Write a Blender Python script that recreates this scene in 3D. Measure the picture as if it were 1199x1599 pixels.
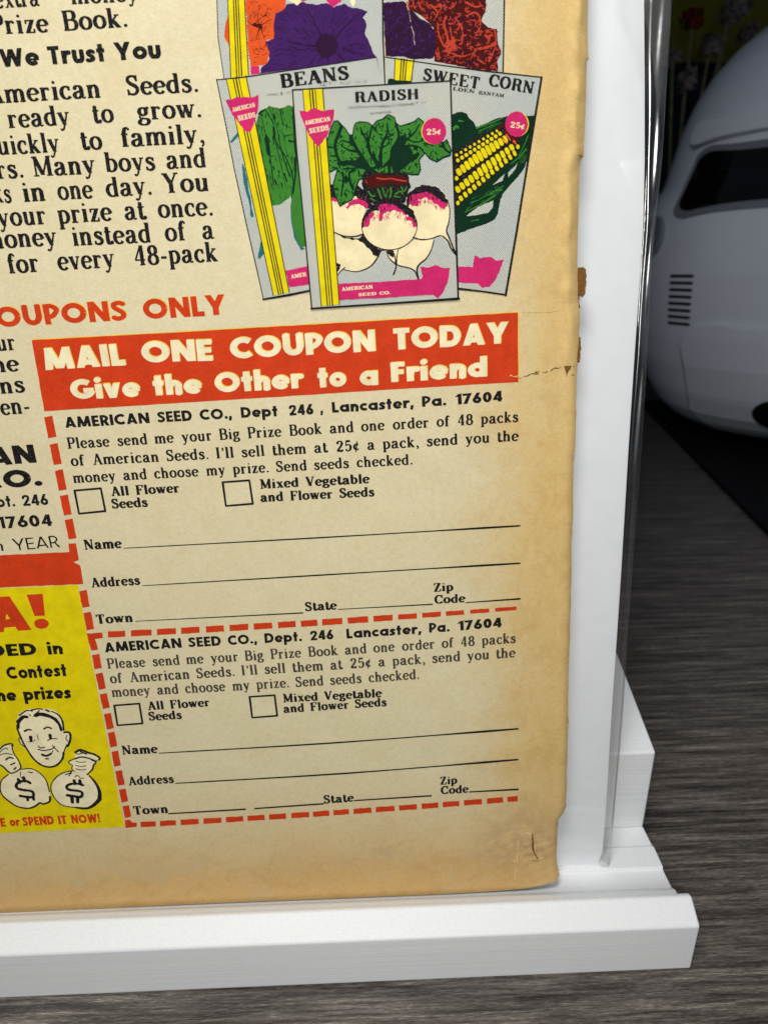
import bpy, bmesh, math, random
from mathutils import Vector, Matrix
from mathutils.geometry import delaunay_2d_cdt

# ------------------------------------------------------------------ scene, camera, light
for o in list(bpy.data.objects):
    bpy.data.objects.remove(o)
SC = bpy.context.scene
COL = SC.collection
MM = 0.001                                    # everything below is written in millimetres
R = math.radians

cam_d = bpy.data.cameras.new('camera')
cam = bpy.data.objects.new('camera', cam_d)
COL.objects.link(cam)
cam_d.sensor_fit = 'VERTICAL'
cam_d.sensor_height = 24.0
cam_d.lens = 1000.0 / 1599.0 * 24.0
cam_d.clip_start = 0.005
cam_d.clip_end = 20
CAM_RIGHT = Vector((0.99937110, -0.03263097, -0.01387889))
CAM_UP = Vector((0.02455824, 0.35457491, 0.93470505))
CAM_BACK = Vector((-0.02557923, -0.93445805, 0.35515328))
CAM_POS = Vector((-63.21328, -86.56114, 133.73183))
m = Matrix((CAM_RIGHT, CAM_UP, CAM_BACK)).transposed().to_4x4()
m.translation = CAM_POS * MM
cam.matrix_world = m
cam_d.dof.use_dof = True
cam_d.dof.focus_distance = 0.112
cam_d.dof.aperture_fstop = 20.0
SC.camera = cam

world = bpy.data.worlds.new('World')
SC.world = world
world.use_nodes = True
bg = world.node_tree.nodes['Background']
bg.inputs[0].default_value = (0.50, 0.68, 1.0, 1)
bg.inputs[1].default_value = 0.075


def lamp(name, loc, target, size, watts, col):
    d = bpy.data.lights.new(name, 'AREA')
    d.shape = 'RECTANGLE'
    d.size, d.size_y = size[0] * MM, size[1] * MM
    d.energy = watts
    d.color = col
    o = bpy.data.objects.new(name, d)
    COL.objects.link(o)
    o.location = Vector(loc) * MM
    o.rotation_euler = (Vector(target) - Vector(loc)).to_track_quat('-Z', 'Y').to_euler()
    return o


lamp('near_lamp', (-62, -190, 165), (-50, 20, 60), (50, 50), 0.28, (1.0, 0.975, 0.93))
lamp('added_top_lamp', (-112, -112, 352), (-50, 10, 20), (80, 80), 0.70, (1.0, 0.98, 0.95))  # extra lamp added up high to brighten the stand's lip top

SC.view_settings.view_transform = 'Standard'
SC.view_settings.look = 'None'
SC.view_settings.exposure = 0.0
SC.view_settings.gamma = 1.0


# ------------------------------------------------------------------ materials
def srgb(r, g, b):
    f = lambda c: (c / 255 / 12.92) if c / 255 <= 0.04045 else ((c / 255 + 0.055) / 1.055) ** 2.4
    return (f(r), f(g), f(b), 1)


class NT:
    """tiny node-tree helper"""
    def __init__(s, name, rough=0.6, spec=0.3):
        s.m = bpy.data.materials.new(name)
        s.m.use_nodes = True
        s.t = s.m.node_tree
        s.b = s.t.nodes['Principled BSDF']
        s.b.inputs['Roughness'].default_value = rough
        s.b.inputs['Specular IOR Level'].default_value = spec
        s.co = s.t.nodes.new('ShaderNodeTexCoord').outputs['Object']

    def n(s, typ, **kw):
        x = s.t.nodes.new(typ)
        for k, v in kw.items():
            setattr(x, k, v)
        return x

    def set(s, sock, v):
        if isinstance(v, bpy.types.NodeSocket):
            s.t.links.new(v, sock)
        else:
            sock.default_value = v

    def map(s, scale, rot=(0, 0, 0), loc=(0, 0, 0)):
        x = s.n('ShaderNodeMapping')
        s.set(x.inputs[0], s.co)
        x.inputs['Location'].default_value = loc
        x.inputs['Rotation'].default_value = rot
        x.inputs['Scale'].default_value = scale
        return x.outputs[0]

    def noise(s, per_mm, detail=4, rough=0.55, vec=None, dist=0.0, aniso=(1, 1, 1), rot=(0, 0, 0)):
        x = s.n('ShaderNodeTexNoise')
        k = per_mm / MM
        s.set(x.inputs['Vector'], vec if vec is not None else s.map((k * aniso[0], k * aniso[1], k * aniso[2]), rot))
        x.inputs['Scale'].default_value = 1
        x.inputs['Detail'].default_value = detail
        x.inputs['Roughness'].default_value = rough
        x.inputs['Distortion'].default_value = dist
        return x.outputs['Fac']

    def ramp(s, fac, stops):
        x = s.n('ShaderNodeValToRGB')
        s.set(x.inputs[0], fac)
        e = x.color_ramp.elements
        while len(e) < len(stops):
            e.new(0.5)
        for el, (p, c) in zip(e, stops):
            el.position = p
            el.color = c if len(c) == 4 else (*c, 1)
        return x.outputs[0]

    def mix(s, fac, a, b, blend='MIX'):
        x = s.n('ShaderNodeMix', data_type='RGBA', blend_type=blend)
        s.set(x.inputs[0], fac)
        s.set(x.inputs[6], a)
        s.set(x.inputs[7], b)
        return x.outputs[2]

    def math(s, op, a, b=0.0, c=0.0, clamp=False):
        x = s.n('ShaderNodeMath', operation=op, use_clamp=clamp)
        s.set(x.inputs[0], a)
        s.set(x.inputs[1], b)
        s.set(x.inputs[2], c)
        return x.outputs[0]

    def rng(s, v, a, b, c=0.0, d=1.0, smooth=True):
        x = s.n('ShaderNodeMapRange', interpolation_type='SMOOTHSTEP' if smooth else 'LINEAR')
        s.set(x.inputs['Value'], v)
        for k, q in (('From Min', a), ('From Max', b), ('To Min', c), ('To Max', d)):
            x.inputs[k].default_value = q
        return x.outputs[0]

    def xyz(s):
        x = s.n('ShaderNodeSeparateXYZ')
        s.set(x.inputs[0], s.map((1000, 1000, 1000)))
        return x.outputs

    def bump(s, h, dist_mm, strength=1.0):
        x = s.n('ShaderNodeBump')
        x.inputs['Strength'].default_value = strength
        x.inputs['Distance'].default_value = dist_mm * MM
        s.set(x.inputs['Height'], h)
        s.t.links.new(x.outputs[0], s.b.inputs['Normal'])

    def color(s, c):
        s.set(s.b.inputs['Base Color'], c)


def paper_relief(k):
    """soft cockle and fibre relief shared by the newsprint and everything printed on it"""
    a = k.noise(0.05, 2, 0.5)
    b = k.noise(2.2, 3, 0.6)
    c = k.noise(0.35, 3, 0.6)
    h = k.math('ADD', k.math('MULTIPLY', a, 6.0), k.math('ADD', k.math('MULTIPLY', b, 0.07), k.math('MULTIPLY', c, 0.14)))
    k.bump(h, 0.16, 0.55)


def mat_paper():
    k = NT('aged_newsprint', 0.6, 0.12)
    X, Y, Z = k.xyz()
    edge = k.math('ADD', X, k.math('MULTIPLY', k.math('SUBTRACT', k.noise(0.05, 7, 0.72), 0.5), 26.0))
    r = k.rng(edge, 8, 33)
    low = k.math('ADD', Y, k.math('MULTIPLY', k.math('SUBTRACT', k.noise(0.06, 7, 0.72), 0.5), 22.0))
    b = k.rng(low, -50, -80)
    c = k.mix(r, PAPER, srgb(213, 184, 124))
    c = k.mix(k.math('MULTIPLY', b, 0.9), c, srgb(208, 180, 128))
    bb = k.rng(low, -71, -79)
    c = k.mix(k.math('MULTIPLY', bb, 0.5), c, srgb(206, 168, 110))
    # mottled foxing, oily patches, fine fibres
    f = k.ramp(k.noise(0.12, 6, 0.65), [(0.35, (1, 1, 1)), (0.7, (0.92, 0.89, 0.80))])
    c = k.mix(0.65, c, f, 'MULTIPLY')
    f = k.ramp(k.noise(0.9, 5, 0.7), [(0.3, (0.90, 0.88, 0.84)), (0.6, (1, 1, 1))])
    c = k.mix(0.8, c, f, 'MULTIPLY')
    f = k.ramp(k.noise(1.9, 4, 0.85, aniso=(1, 1.8, 1), rot=(0, 0, 0.6)), [(0.34, (0.84, 0.82, 0.76)), (0.62, (1.08, 1.08, 1.07))])
    c = k.mix(0.6, c, f, 'MULTIPLY')
    # tide marks and blotches gathered along the toned margins
    near = k.math('MAXIMUM', r, b)
    st = k.rng(k.noise(0.16, 8, 0.75, dist=0.8), 0.50, 0.60)
    c = k.mix(k.math('MULTIPLY', k.math('MULTIPLY', st, near), 0.34), c, srgb(186, 150, 92))
    st = k.rng(k.noise(0.45, 6, 0.8), 0.60, 0.72)
    c = k.mix(k.math('MULTIPLY', k.math('MULTIPLY', st, near), 0.30), c, srgb(176, 142, 92))
    st = k.rng(k.noise(0.30, 6, 0.75), 0.64, 0.74)
    c = k.mix(k.math('MULTIPLY', st, 0.22), c, srgb(170, 152, 112))
    # the grubby corner where it has been thumbed
    vx = k.math('SUBTRACT', X, 24.0)
    vy = k.math('ADD', Y, 73.0)
    d = k.math('SQRT', k.math('ADD', k.math('MULTIPLY', vx, vx), k.math('MULTIPLY', vy, vy)))
    g = k.math('MULTIPLY', k.rng(d, 14, 3), k.rng(k.noise(0.35, 5, 0.7), 0.36, 0.6))
    c = k.mix(k.math('MULTIPLY', g, 0.5), c, srgb(172, 142, 108))
    # grey smudge in the left of the bottom margin
    g = k.math('MULTIPLY', k.rng(k.noise(0.09, 5, 0.7), 0.5, 0.72), k.rng(Y, -66, -74))
    c = k.mix(k.math('MULTIPLY', g, 0.5), c, srgb(190, 172, 140))
    k.color(c)
    paper_relief(k)
    return k.m


def mat_ink(name, rgb, speck=0.12, under=None, rough=0.6):
    k = NT(name, rough, 0.035)
    base = srgb(*rgb)
    n = k.noise(4.5, 3, 0.8)
    dk = tuple(v * 0.82 for v in base[:3]) + (1,)
    c = k.mix(k.rng(k.noise(0.3, 4, 0.7), 0.3, 0.7), base, dk)
    c = k.mix(k.math('MULTIPLY', k.rng(n, 0.52, 0.72), speck), c, under or PAPER)
    k.color(c)
    paper_relief(k)
    return k.m


def mat_halftone():
    """pale packet stock printed with a fine blue-grey dot screen"""
    k = NT('halftone_grey', 0.6, 0.05)
    vec = k.map((1000, 1000, 1000), (0, 0, R(-4)))
    s = k.n('ShaderNodeSeparateXYZ')
    k.set(s.inputs[0], vec)
    fx = k.math('SINE', k.math('MULTIPLY', s.outputs[0], 2 * math.pi / 0.37))
    fy = k.math('SINE', k.math('MULTIPLY', s.outputs[1], 2 * math.pi / 0.37))
    d = k.rng(k.math('ADD', k.math('MULTIPLY', fx, fy), k.math('MULTIPLY', k.noise(2.5, 3, 0.7), 0.6)), -0.1, 0.9)
    warm = k.mix(k.rng(k.noise(0.05, 3, 0.6), 0.35, 0.65), srgb(212, 208, 190), srgb(196, 200, 192))
    c = k.mix(k.math('MULTIPLY', d, 0.9), warm, srgb(120, 130, 132))
    c = k.mix(k.math('MULTIPLY', k.rng(k.noise(6, 2, 0.7), 0.45, 0.7), 0.25), c, srgb(120, 128, 126))
    k.color(c)
    paper_relief(k)
    return k.m


PAPER = srgb(216, 206, 172)
M = {}
M['paper'] = mat_paper()
M['black'] = mat_ink('black_ink', (24, 23, 26), 0.14)
M['softblack'] = mat_ink('worn_black_ink', (62, 58, 52), 0.30)
M['red'] = mat_ink('red_ink', (204, 60, 24), 0.09)
M['yellow'] = mat_ink('yellow_ink', (226, 206, 8), 0.10)
M['cream'] = mat_ink('bare_paper_in_red', (240, 228, 188), 0.05)
M['bulb'] = mat_ink('cream_bulb', (240, 224, 178), 0.05)
M['green'] = mat_ink('green_ink', (58, 124, 44), 0.06, srgb(120, 170, 80))
M['darkgreen'] = mat_ink('dark_green_ink', (12, 44, 28), 0.18, srgb(40, 96, 50))
M['teal'] = mat_ink('misregistered_blue_ink', (36, 104, 112), 0.1)
M['pink'] = mat_ink('magenta_ink', (200, 38, 102), 0.07)
M['orange'] = mat_ink('orange_ink', (216, 84, 34), 0.12, srgb(160, 40, 20))
M['purple'] = mat_ink('purple_ink', (64, 30, 92), 0.26, srgb(44, 18, 62))
M['darkpurple'] = mat_ink('dark_purple_ink', (44, 20, 48), 0.3, srgb(84, 44, 96))
M['maroon'] = mat_ink('maroon_ink', (70, 20, 18), 0.3, srgb(150, 50, 36))
M['coral'] = mat_ink('coral_ink', (186, 64, 44), 0.25, srgb(120, 34, 24))
M['halftone'] = mat_halftone()


def mat_plain(name, rgb, rough, spec, n_mm=1.0, dark=0.9, bump=0.0, aniso=(1, 1, 1)):
    k = NT(name, rough, spec)
    b = srgb(*rgb)
    n = k.noise(n_mm, 5, 0.6, aniso=aniso)
    c = k.mix(k.rng(n, 0.3, 0.7), b, tuple(v * dark for v in b[:3]) + (1,))
    k.color(c)
    if bump:
        k.bump(n, bump, 0.6)
    return k.m


def mat_print_white():
    """white printed plastic: fine build layers on upright faces, grain on flat ones"""
    k = NT('white_printed_plastic', 0.42, 0.4)
    X, Y, Z = k.xyz()
    geo = k.n('ShaderNodeNewGeometry')
    s = k.n('ShaderNodeSeparateXYZ')
    k.set(s.inputs[0], geo.outputs['Normal'])
    up = k.math('ABSOLUTE', s.outputs[2])
    layers = k.noise(1.0, 2, 0.7, aniso=(0.012, 0.02, 4.5))
    fine = k.math('SINE', k.math('MULTIPLY', Z, 2 * math.pi / 0.28))
    side = k.math('ADD', layers, k.math('MULTIPLY', fine, 0.12))
    grain = k.noise(2.6, 4, 0.75)
    h = k.math('ADD', k.math('MULTIPLY', grain, up), k.math('MULTIPLY', side, k.math('SUBTRACT', 1.0, up)))
    c = k.mix(k.rng(h, 0.3, 0.75), srgb(224, 227, 229), srgb(236, 238, 238))
    sm = k.math('MULTIPLY', k.rng(k.noise(0.16, 5, 0.8), 0.62, 0.78), 0.35)
    c = k.mix(sm, c, srgb(200, 197, 186))
    k.color(c)
    k.bump(h, 0.10, 0.55)
    k.b.inputs['Subsurface Weight'].default_value = 0.12
    k.b.inputs['Subsurface Radius'].default_value = (0.002, 0.0018, 0.0016)
    return k.m


def mat_wood():
    """dark grey-brown laminate with long fine grain"""
    k = NT('dark_wood_laminate', 0.42, 0.35)
    rot = (0, 0, R(2.6))
    a = k.noise(1.0, 6, 0.62, aniso=(0.02, 0.5, 1), rot=rot, dist=0.3)
    b = k.noise(1.0, 5, 0.7, aniso=(0.085, 1.9, 1), rot=rot, dist=0.3)
    c3 = k.noise(1.0, 4, 0.75, aniso=(0.55, 6.0, 1), rot=rot)
    h = k.math('ADD', k.math('MULTIPLY', a, 0.36), k.math('ADD', k.math('MULTIPLY', b, 0.36), k.math('MULTIPLY', c3, 0.36)))
    col = k.ramp(h, [(0.43, srgb(27, 25, 24)), (0.515, srgb(73, 68, 64)), (0.59, srgb(112, 105, 98)), (0.68, srgb(176, 167, 155))])
    pores = k.rng(k.noise(1.0, 3, 0.8, aniso=(0.09, 2.6, 1), rot=rot), 0.60, 0.70)
    col = k.mix(k.math('MULTIPLY', pores, 0.55), col, srgb(30, 26, 25))
    k.color(col)
    k.bump(h, 0.18, 0.5)
    return k.m


def mat_film(name, gloss, rough=0.04, tint=(0.97, 0.97, 0.96)):
    m_ = bpy.data.materials.new(name)
    m_.use_nodes = True
    t = m_.node_tree
    t.nodes.remove(t.nodes['Principled BSDF'])
    out = t.nodes['Material Output']
    tr = t.nodes.new('ShaderNodeBsdfTransparent')
    tr.inputs[0].default_value = (*tint, 1)
    gl = t.nodes.new('ShaderNodeBsdfGlossy')
    gl.inputs['Roughness'].default_value = rough
    fc = t.nodes.new('ShaderNodeLayerWeight')
    pw = t.nodes.new('ShaderNodeMath')
    pw.operation = 'POWER'
    pw.inputs[1].default_value = 4.0
    t.links.new(fc.outputs['Facing'], pw.inputs[0])
    lw = t.nodes.new('ShaderNodeMath')
    lw.operation = 'MULTIPLY_ADD'
    lw.inputs[1].default_value = 0.9
    lw.inputs[2].default_value = 0.085
    t.links.new(pw.outputs[0], lw.inputs[0])
    mu = t.nodes.new('ShaderNodeMath')
    mu.operation = 'MULTIPLY_ADD'
    mu.inputs[1].default_value = gloss
    mu.inputs[2].default_value = 0.0
    t.links.new(lw.outputs[0], mu.inputs[0])
    mx = t.nodes.new('ShaderNodeMixShader')
    t.links.new(mu.outputs[0], mx.inputs[0])
    t.links.new(tr.outputs[0], mx.inputs[1])
    t.links.new(gl.outputs[0], mx.inputs[2])
    t.links.new(mx.outputs[0], out.inputs['Surface'])
    co = t.nodes.new('ShaderNodeTexCoord')
    nz = t.nodes.new('ShaderNodeTexNoise')
    nz.inputs['Scale'].default_value = 60
    t.links.new(co.outputs['Object'], nz.inputs['Vector'])
    bp = t.nodes.new('ShaderNodeBump')
    bp.inputs['Strength'].default_value = 0.3
    bp.inputs['Distance'].default_value = 0.0006
    t.links.new(nz.outputs['Fac'], bp.inputs['Height'])
    t.links.new(bp.outputs[0], gl.inputs['Normal'])
    return m_


M['white_plastic'] = mat_print_white()
M['wood'] = mat_wood()
M['board'] = mat_plain('white_board', (238, 241, 246), 0.6, 0.25, 0.25, 0.97, 0.02)
M['film'] = mat_film('clear_film', 1.0, 0.06)
M['film_loose'] = mat_film('loose_film', 2.3, 0.22)
M['film_seam'] = mat_film('clear_film_folded_edge', 2.4, 0.12, (0.86, 0.86, 0.86))
M['page_edge'] = mat_plain('toned_page_edges', (196, 158, 100), 0.8, 0.1, 2.0, 0.7, 0.05)
M['brittle'] = mat_plain('brown_brittle_paper', (122, 82, 34), 0.7, 0.2, 1.5, 0.7, 0.05)
M['tear'] = mat_plain('dark_tear', (96, 66, 34), 0.8, 0.1, 2.0, 0.7)
M['crease_light'] = mat_plain('raised_fibres', (236, 214, 160), 0.6, 0.2, 2.0, 0.9)
M['helmet'] = mat_plain('glossy_white_shell', (214, 220, 230), 0.09, 0.5, 0.02, 0.97)
M['helmet_trim'] = mat_plain('grey_trim', (120, 126, 136), 0.35, 0.4, 0.05, 0.9)
M['visor'] = mat_plain('black_visor', (12, 12, 14), 0.12, 0.5, 0.1, 0.9)
M['dark_rubber'] = mat_plain('matt_black', (14, 14, 15), 0.6, 0.3, 0.4, 0.8, 0.05)
M['mat_black'] = mat_plain('black_mat', (11, 11, 12), 0.75, 0.2, 0.8, 0.8, 0.1)
M['wall'] = mat_plain('dark_teal_wall', (26, 42, 50), 0.8, 0.1, 0.01, 0.5)
M['olive'] = mat_plain('olive_yellow_card', (120, 112, 34), 0.7, 0.1, 0.02, 0.8)
M['petal'] = mat_plain('dried_petal', (140, 128, 122), 0.8, 0.1, 0.1, 0.55)
M['rustpetal'] = mat_plain('rust_petal', (128, 44, 30), 0.8, 0.1, 0.1, 0.55)
M['stem'] = mat_plain('dried_stem', (140, 132, 98), 0.8, 0.1, 0.1, 0.6)
M['vase'] = mat_plain('brown_vase', (60, 40, 26), 0.5, 0.3, 0.05, 0.7)


# ------------------------------------------------------------------ object helpers
def tag(o, label=None, cat=None, kind=None, group=None):
    if label:
        o['label'] = label
    if cat:
        o['category'] = cat
    if kind:
        o['kind'] = kind
    if group:
        o['group'] = group
    return o


def empty(name, loc=(0, 0, 0), rot=None):
    o = bpy.data.objects.new(name, None)
    COL.objects.link(o)
    o.empty_display_size = 0.01
    if rot is not None:
        mm = rot.to_4x4()
        mm.translation = Vector(loc) * MM
        o.matrix_world = mm
    else:
        o.location = Vector(loc) * MM
    return o


def mesh_obj(name, verts, faces, mat, parent=None, smooth=False, mats=None, fmat=None):
    me = bpy.data.meshes.new(name)
    me.from_pydata([(v[0] * MM, v[1] * MM, v[2] * MM) for v in verts], [], faces)
    for q in (mats or [mat]):
        me.materials.append(q)
    if fmat:
        me.polygons.foreach_set('material_index', fmat)
    if smooth:
        me.polygons.foreach_set('use_smooth', [True] * len(me.polygons))
    me.update()
    o = bpy.data.objects.new(name, me)
    COL.objects.link(o)
    o.parent = parent
    return o


def bevel(o, w, seg=2):
    b = o.modifiers.new('bevel', 'BEVEL')
    b.width = w * MM
    b.segments = seg
    b.limit_method = 'ANGLE'
    b.angle_limit = R(28)
    return o


def cdt_fill(polys, grid=None, eps=1e-5):
    """union of simple polygons -> (verts2d, tris); grid=(step) adds interior points"""
    vs, fs = [], []
    for p in polys:
        a = sum(p[i][0] * p[(i + 1) % len(p)][1] - p[(i + 1) % len(p)][0] * p[i][1] for i in range(len(p)))
        if abs(a) < 1e-9:
            continue
        if a < 0:
            p = p[::-1]
        fs.append(list(range(len(vs), len(vs) + len(p))))
        vs += [Vector(q) for q in p]
    if grid:
        xs = [v.x for v in vs]
        ys = [v.y for v in vs]
        x = min(xs) + grid / 2
        while x < max(xs):
            y = min(ys) + grid / 2
            while y < max(ys):
                vs.append(Vector((x, y)))
                y += grid
            x += grid
    V, E_, F, ov, oe, of = delaunay_2d_cdt(vs, [], fs, 1, eps)
    T = [list(f) for f, src in zip(F, of) if len(src)]
    used = sorted({i for t in T for i in t})
    ix = {j: i for i, j in enumerate(used)}
    return [(V[i].x, V[i].y) for i in used], [[ix[i] for i in t] for t in T]


# ------------------------------------------------------------------ the cover is one flat sheet: measurements taken
# on the photograph of the sheet are rectified into millimetres on the sheet itself
HM = ((0.09075253617738209, -0.005200918613581409, -50.29078681556413),
      (-0.005814562607645074, -0.09427842567490029, 78.91147810450727),
      (-2.59355657390405e-05, -0.00022583971302649468, 1.0))


def uv(x, y):
    w = HM[2][0] * x + HM[2][1] * y + HM[2][2]
    return ((HM[0][0] * x + HM[0][1] * y + HM[0][2]) / w, (HM[1][0] * x + HM[1][1] * y + HM[1][2]) / w)


def px_mm(x, y):
    a, b = uv(x, y), uv(x, y - 10)
    return math.hypot(a[0] - b[0], a[1] - b[1]) / 10


PAGE_O = Vector((-60.265668, 19.085350, 93.517514))
PU = Vector((0.99925819, 0.00318726, 0.03837846))
PV = Vector((-0.03850991, 0.08858346, 0.99532405))
PN = Vector((-0.00022734, -0.99606366, 0.08864049))
PROT = Matrix((PU, PV, PN)).transposed()


def plane_frame(k):
    """origin of the sheet parallel to the cover, k times as far from the lens"""
    return CAM_POS + (PAGE_O - CAM_POS) * k


def smooth_pts(p, n=4, closed=False):
    out = []
    N = len(p)
    rng = range(N if closed else N - 1)
    for i in rng:
        a = p[(i - 1) % N] if closed or i > 0 else p[i]
        b = p[i]
        c = p[(i + 1) % N]
        d = p[(i + 2) % N] if closed or i + 2 < N else c
        for j in range(n):
            t = j / n
            out.append(tuple(0.5 * ((2 * b[q]) + (-a[q] + c[q]) * t + (2 * a[q] - 5 * b[q] + 4 * c[q] - d[q]) * t * t
                                    + (-a[q] + 3 * b[q] - 3 * c[q] + d[q]) * t ** 3) for q in range(2)))
    if not closed:
        out.append(tuple(p[-1]))
    return out


def disc(c, r, n=8):
    return [(c[0] + r * math.cos(2 * math.pi * i / n), c[1] + r * math.sin(2 * math.pi * i / n)) for i in range(n)]


def clip_y(p, y0, y1):
    for s, lim in ((1, y0), (-1, y1)):
        out = []
        for i in range(len(p)):
            a, b = p[i], p[(i + 1) % len(p)]
            ia, ib = s * (a[1] - lim) >= -1e-9, s * (b[1] - lim) >= -1e-9
            if ia:
                out.append(a)
            if ia != ib:
                t = (lim - a[1]) / (b[1] - a[1])
                out.append((a[0] + (b[0] - a[0]) * t, lim))
        p = out
        if len(p) < 3:
            return []
    return p


def stroke_polys(pts, wfun, ends='butt', joins=True):
    polys = []
    n = len(pts)
    W = []
    for i in range(n):
        a = pts[max(0, i - 1)]
        b = pts[min(n - 1, i + 1)]
        dx, dy = b[0] - a[0], b[1] - a[1]
        l = math.hypot(dx, dy) or 1e-9
        W.append(wfun(dx / l, dy / l, i / (n - 1)) / 2)
    for i in range(n - 1):
        a, b = pts[i], pts[i + 1]
        dx, dy = b[0] - a[0], b[1] - a[1]
        l = math.hypot(dx, dy)
        if l < 1e-7:
            continue
        nx, ny = -dy / l, dx / l
        wa, wb = W[i], W[i + 1]
        polys.append([(a[0] + nx * wa, a[1] + ny * wa), (a[0] - nx * wa, a[1] - ny * wa),
                      (b[0] - nx * wb, b[1] - ny * wb), (b[0] + nx * wb, b[1] + ny * wb)])
    if joins:
        lo, hi = (0, n) if ends == 'round' else (1, n - 1)
        for i in range(lo, hi):
            polys.append(disc(pts[i], W[i], 8))
    return polys


# ------------------------------------------------------------------ lettering, drawn stroke by stroke
# stroke = (kind, weight, points): L line, S smooth curve, D diagonal trimmed to its own height, P filled dot
X_ = 0.66


def arc(cx, cy, rx, ry, a0, a1, n=14):
    return [(cx + rx * math.cos(R(a0 + (a1 - a0) * i / n)), cy + ry * math.sin(R(a0 + (a1 - a0) * i / n))) for i in range(n + 1)]


def serif_glyphs():
    T, t, a = 'T', 't', 'a'
    G = {}

    def foot(x, y=0.0, w=0.13):
        s = 0.03 if y < 0.05 else -0.03
        return ('L', 'f', [(x - w, y + s), (x + w, y + s)])

    def flag(x, y):
        return ('L', 'f', [(x - 0.12, y - 0.035), (x, y - 0.03)])

    def stem(x, y0, y1):
        return ('L', T, [(x, y0), (x, y1)])
    G['a'] = (.60, [('S', a, [(.12, .49), (.17, .61), (.28, .64), (.38, .58), (.41, .45), (.41, .30), (.41, .12)]),
                    ('S', a, [(.40, .38), (.24, .34), (.11, .26), (.09, .14), (.17, .03), (.29, .04), (.40, .15)]),
                    ('S', t, [(.41, .13), (.46, .03), (.57, .05)]), ('P', .065, [(.14, .50)])])
    G['b'] = (.60, [stem(.13, 0.0, 1.0), ('S', a, arc(.28, .33, .22, .31, 150, -150)), flag(.13, 1)])
    G['c'] = (.52, [('S', a, arc(.29, .33, .21, .31, 42, 322)), ('P', .065, [(.43, .49)])])
    G['d'] = (.62, [stem(.46, 0, 1.0), ('S', a, arc(.30, .33, .22, .31, 30, 330)), flag(.46, 1), ('L', 'f', [(.46, .03), (.57, .03)])])
    G['e'] = (.54, [('S', a, arc(.28, .33, .21, .31, 5, 322)), ('L', 'f', [(.09, .35), (.48, .35)])])
    G['f'] = (.38, [('S', a, [(.16, 0), (.16, .4), (.17, .76), (.24, .93), (.35, .95)]), ('P', .06, [(.37, .88)]),
                    ('L', 'f', [(.03, .63), (.33, .63)]), foot(.17, 0, .14)])
    G['g'] = (.56, [('S', a, arc(.25, .44, .16, .19, 0, 360)), ('S', t, [(.15, .28), (.09, .20), (.14, .11), (.32, .08)]),
                    ('S', a, [(.30, .08), (.44, .04), (.47, -.10), (.36, -.22), (.20, -.23), (.07, -.16), (.07, -.05), (.16, .05)]),
                    ('S', t, [(.37, .56), (.43, .63), (.50, .63)]), ('P', .045, [(.50, .60)])])
    sh = lambda x0, x1: ('S', a, [(x0, .42), (x0 + .07, .56), (x0 + .18, .63), (x1 - .06, .60), (x1, .48), (x1, .25), (x1, 0)])
    G['h'] = (.64, [stem(.14, 0, 1.0), sh(.14, .46), foot(.14), foot(.46), flag(.14, 1)])
    G['i'] = (.31, [stem(.15, 0, X_), foot(.15), flag(.15, X_), ('P', .075, [(.14, .88)])])
    G['k'] = (.62, [stem(.14, 0, 1.0), ('L', t, [(.14, .24), (.44, .62)]), ('D', T, [(.24, .38), (.49, 0)]), foot(.14), foot(.48, 0, .11), foot(.43, X_, .11), flag(.14, 1)])
    G['l'] = (.31, [stem(.15, 0, 1.0), foot(.15), flag(.15, 1)])
    G['m'] = (.95, [stem(.14, 0, X_), sh(.14, .46), sh(.46, .78), foot(.14), foot(.46), foot(.78), flag(.14, X_)])
    G['n'] = (.64, [stem(.14, 0, X_), sh(.14, .46), foot(.14), foot(.46), flag(.14, X_)])
    G['o'] = (.59, [('S', a, arc(.29, .33, .22, .31, 0, 360))])
    G['p'] = (.61, [stem(.14, -.30, X_), ('S', a, arc(.29, .33, .22, .31, 150, -150)), foot(.14, -.30), flag(.14, X_)])
    G['q'] = (.61, [stem(.46, -.30, X_), ('S', a, arc(.30, .33, .22, .31, 30, 330)), foot(.46, -.30)])
    G['r'] = (.48, [stem(.14, 0, X_), ('S', t, [(.15, .38), (.21, .54), (.31, .62), (.38, .60)]), ('P', .07, [(.38, .56)]), foot(.15, 0, .15), flag(.14, X_)])
    G['s'] = (.49, [('S', 'm', [(.39, .51), (.33, .61), (.22, .63), (.12, .57), (.12, .46), (.24, .37), (.36, .28), (.40, .16), (.33, .05), (.20, .02), (.10, .07), (.07, .18)]),
                    ('L', t, [(.40, .46), (.40, .65)]), ('L', t, [(.07, .01), (.07, .2)])])
    G['t'] = (.39, [('S', a, [(.16, .86), (.16, .6), (.16, .14), (.22, .03), (.32, .04), (.36, .12)]), ('L', 'f', [(.02, .63), (.34, .63)])])
    G['u'] = (.64, [('S', a, [(.14, .66), (.14, .4), (.14, .16), (.21, .04), (.33, .04), (.45, .18)]), stem(.46, 0, X_), flag(.14, X_), flag(.46, X_), ('L', 'f', [(.46, .03), (.57, .03)])])
    G['v'] = (.56, [('D', T, [(.10, X_), (.29, 0)]), ('D', t, [(.29, 0), (.46, X_)]), foot(.11, X_, .12), foot(.45, X_, .10)])
    G['w'] = (.82, [('D', T, [(.10, X_), (.26, 0)]), ('D', t, [(.26, 0), (.41, X_)]), ('D', T, [(.39, X_), (.56, 0)]), ('D', t, [(.56, 0), (.72, X_)]),
                    foot(.11, X_, .12), foot(.40, X_, .12), foot(.72, X_, .10)])
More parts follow.
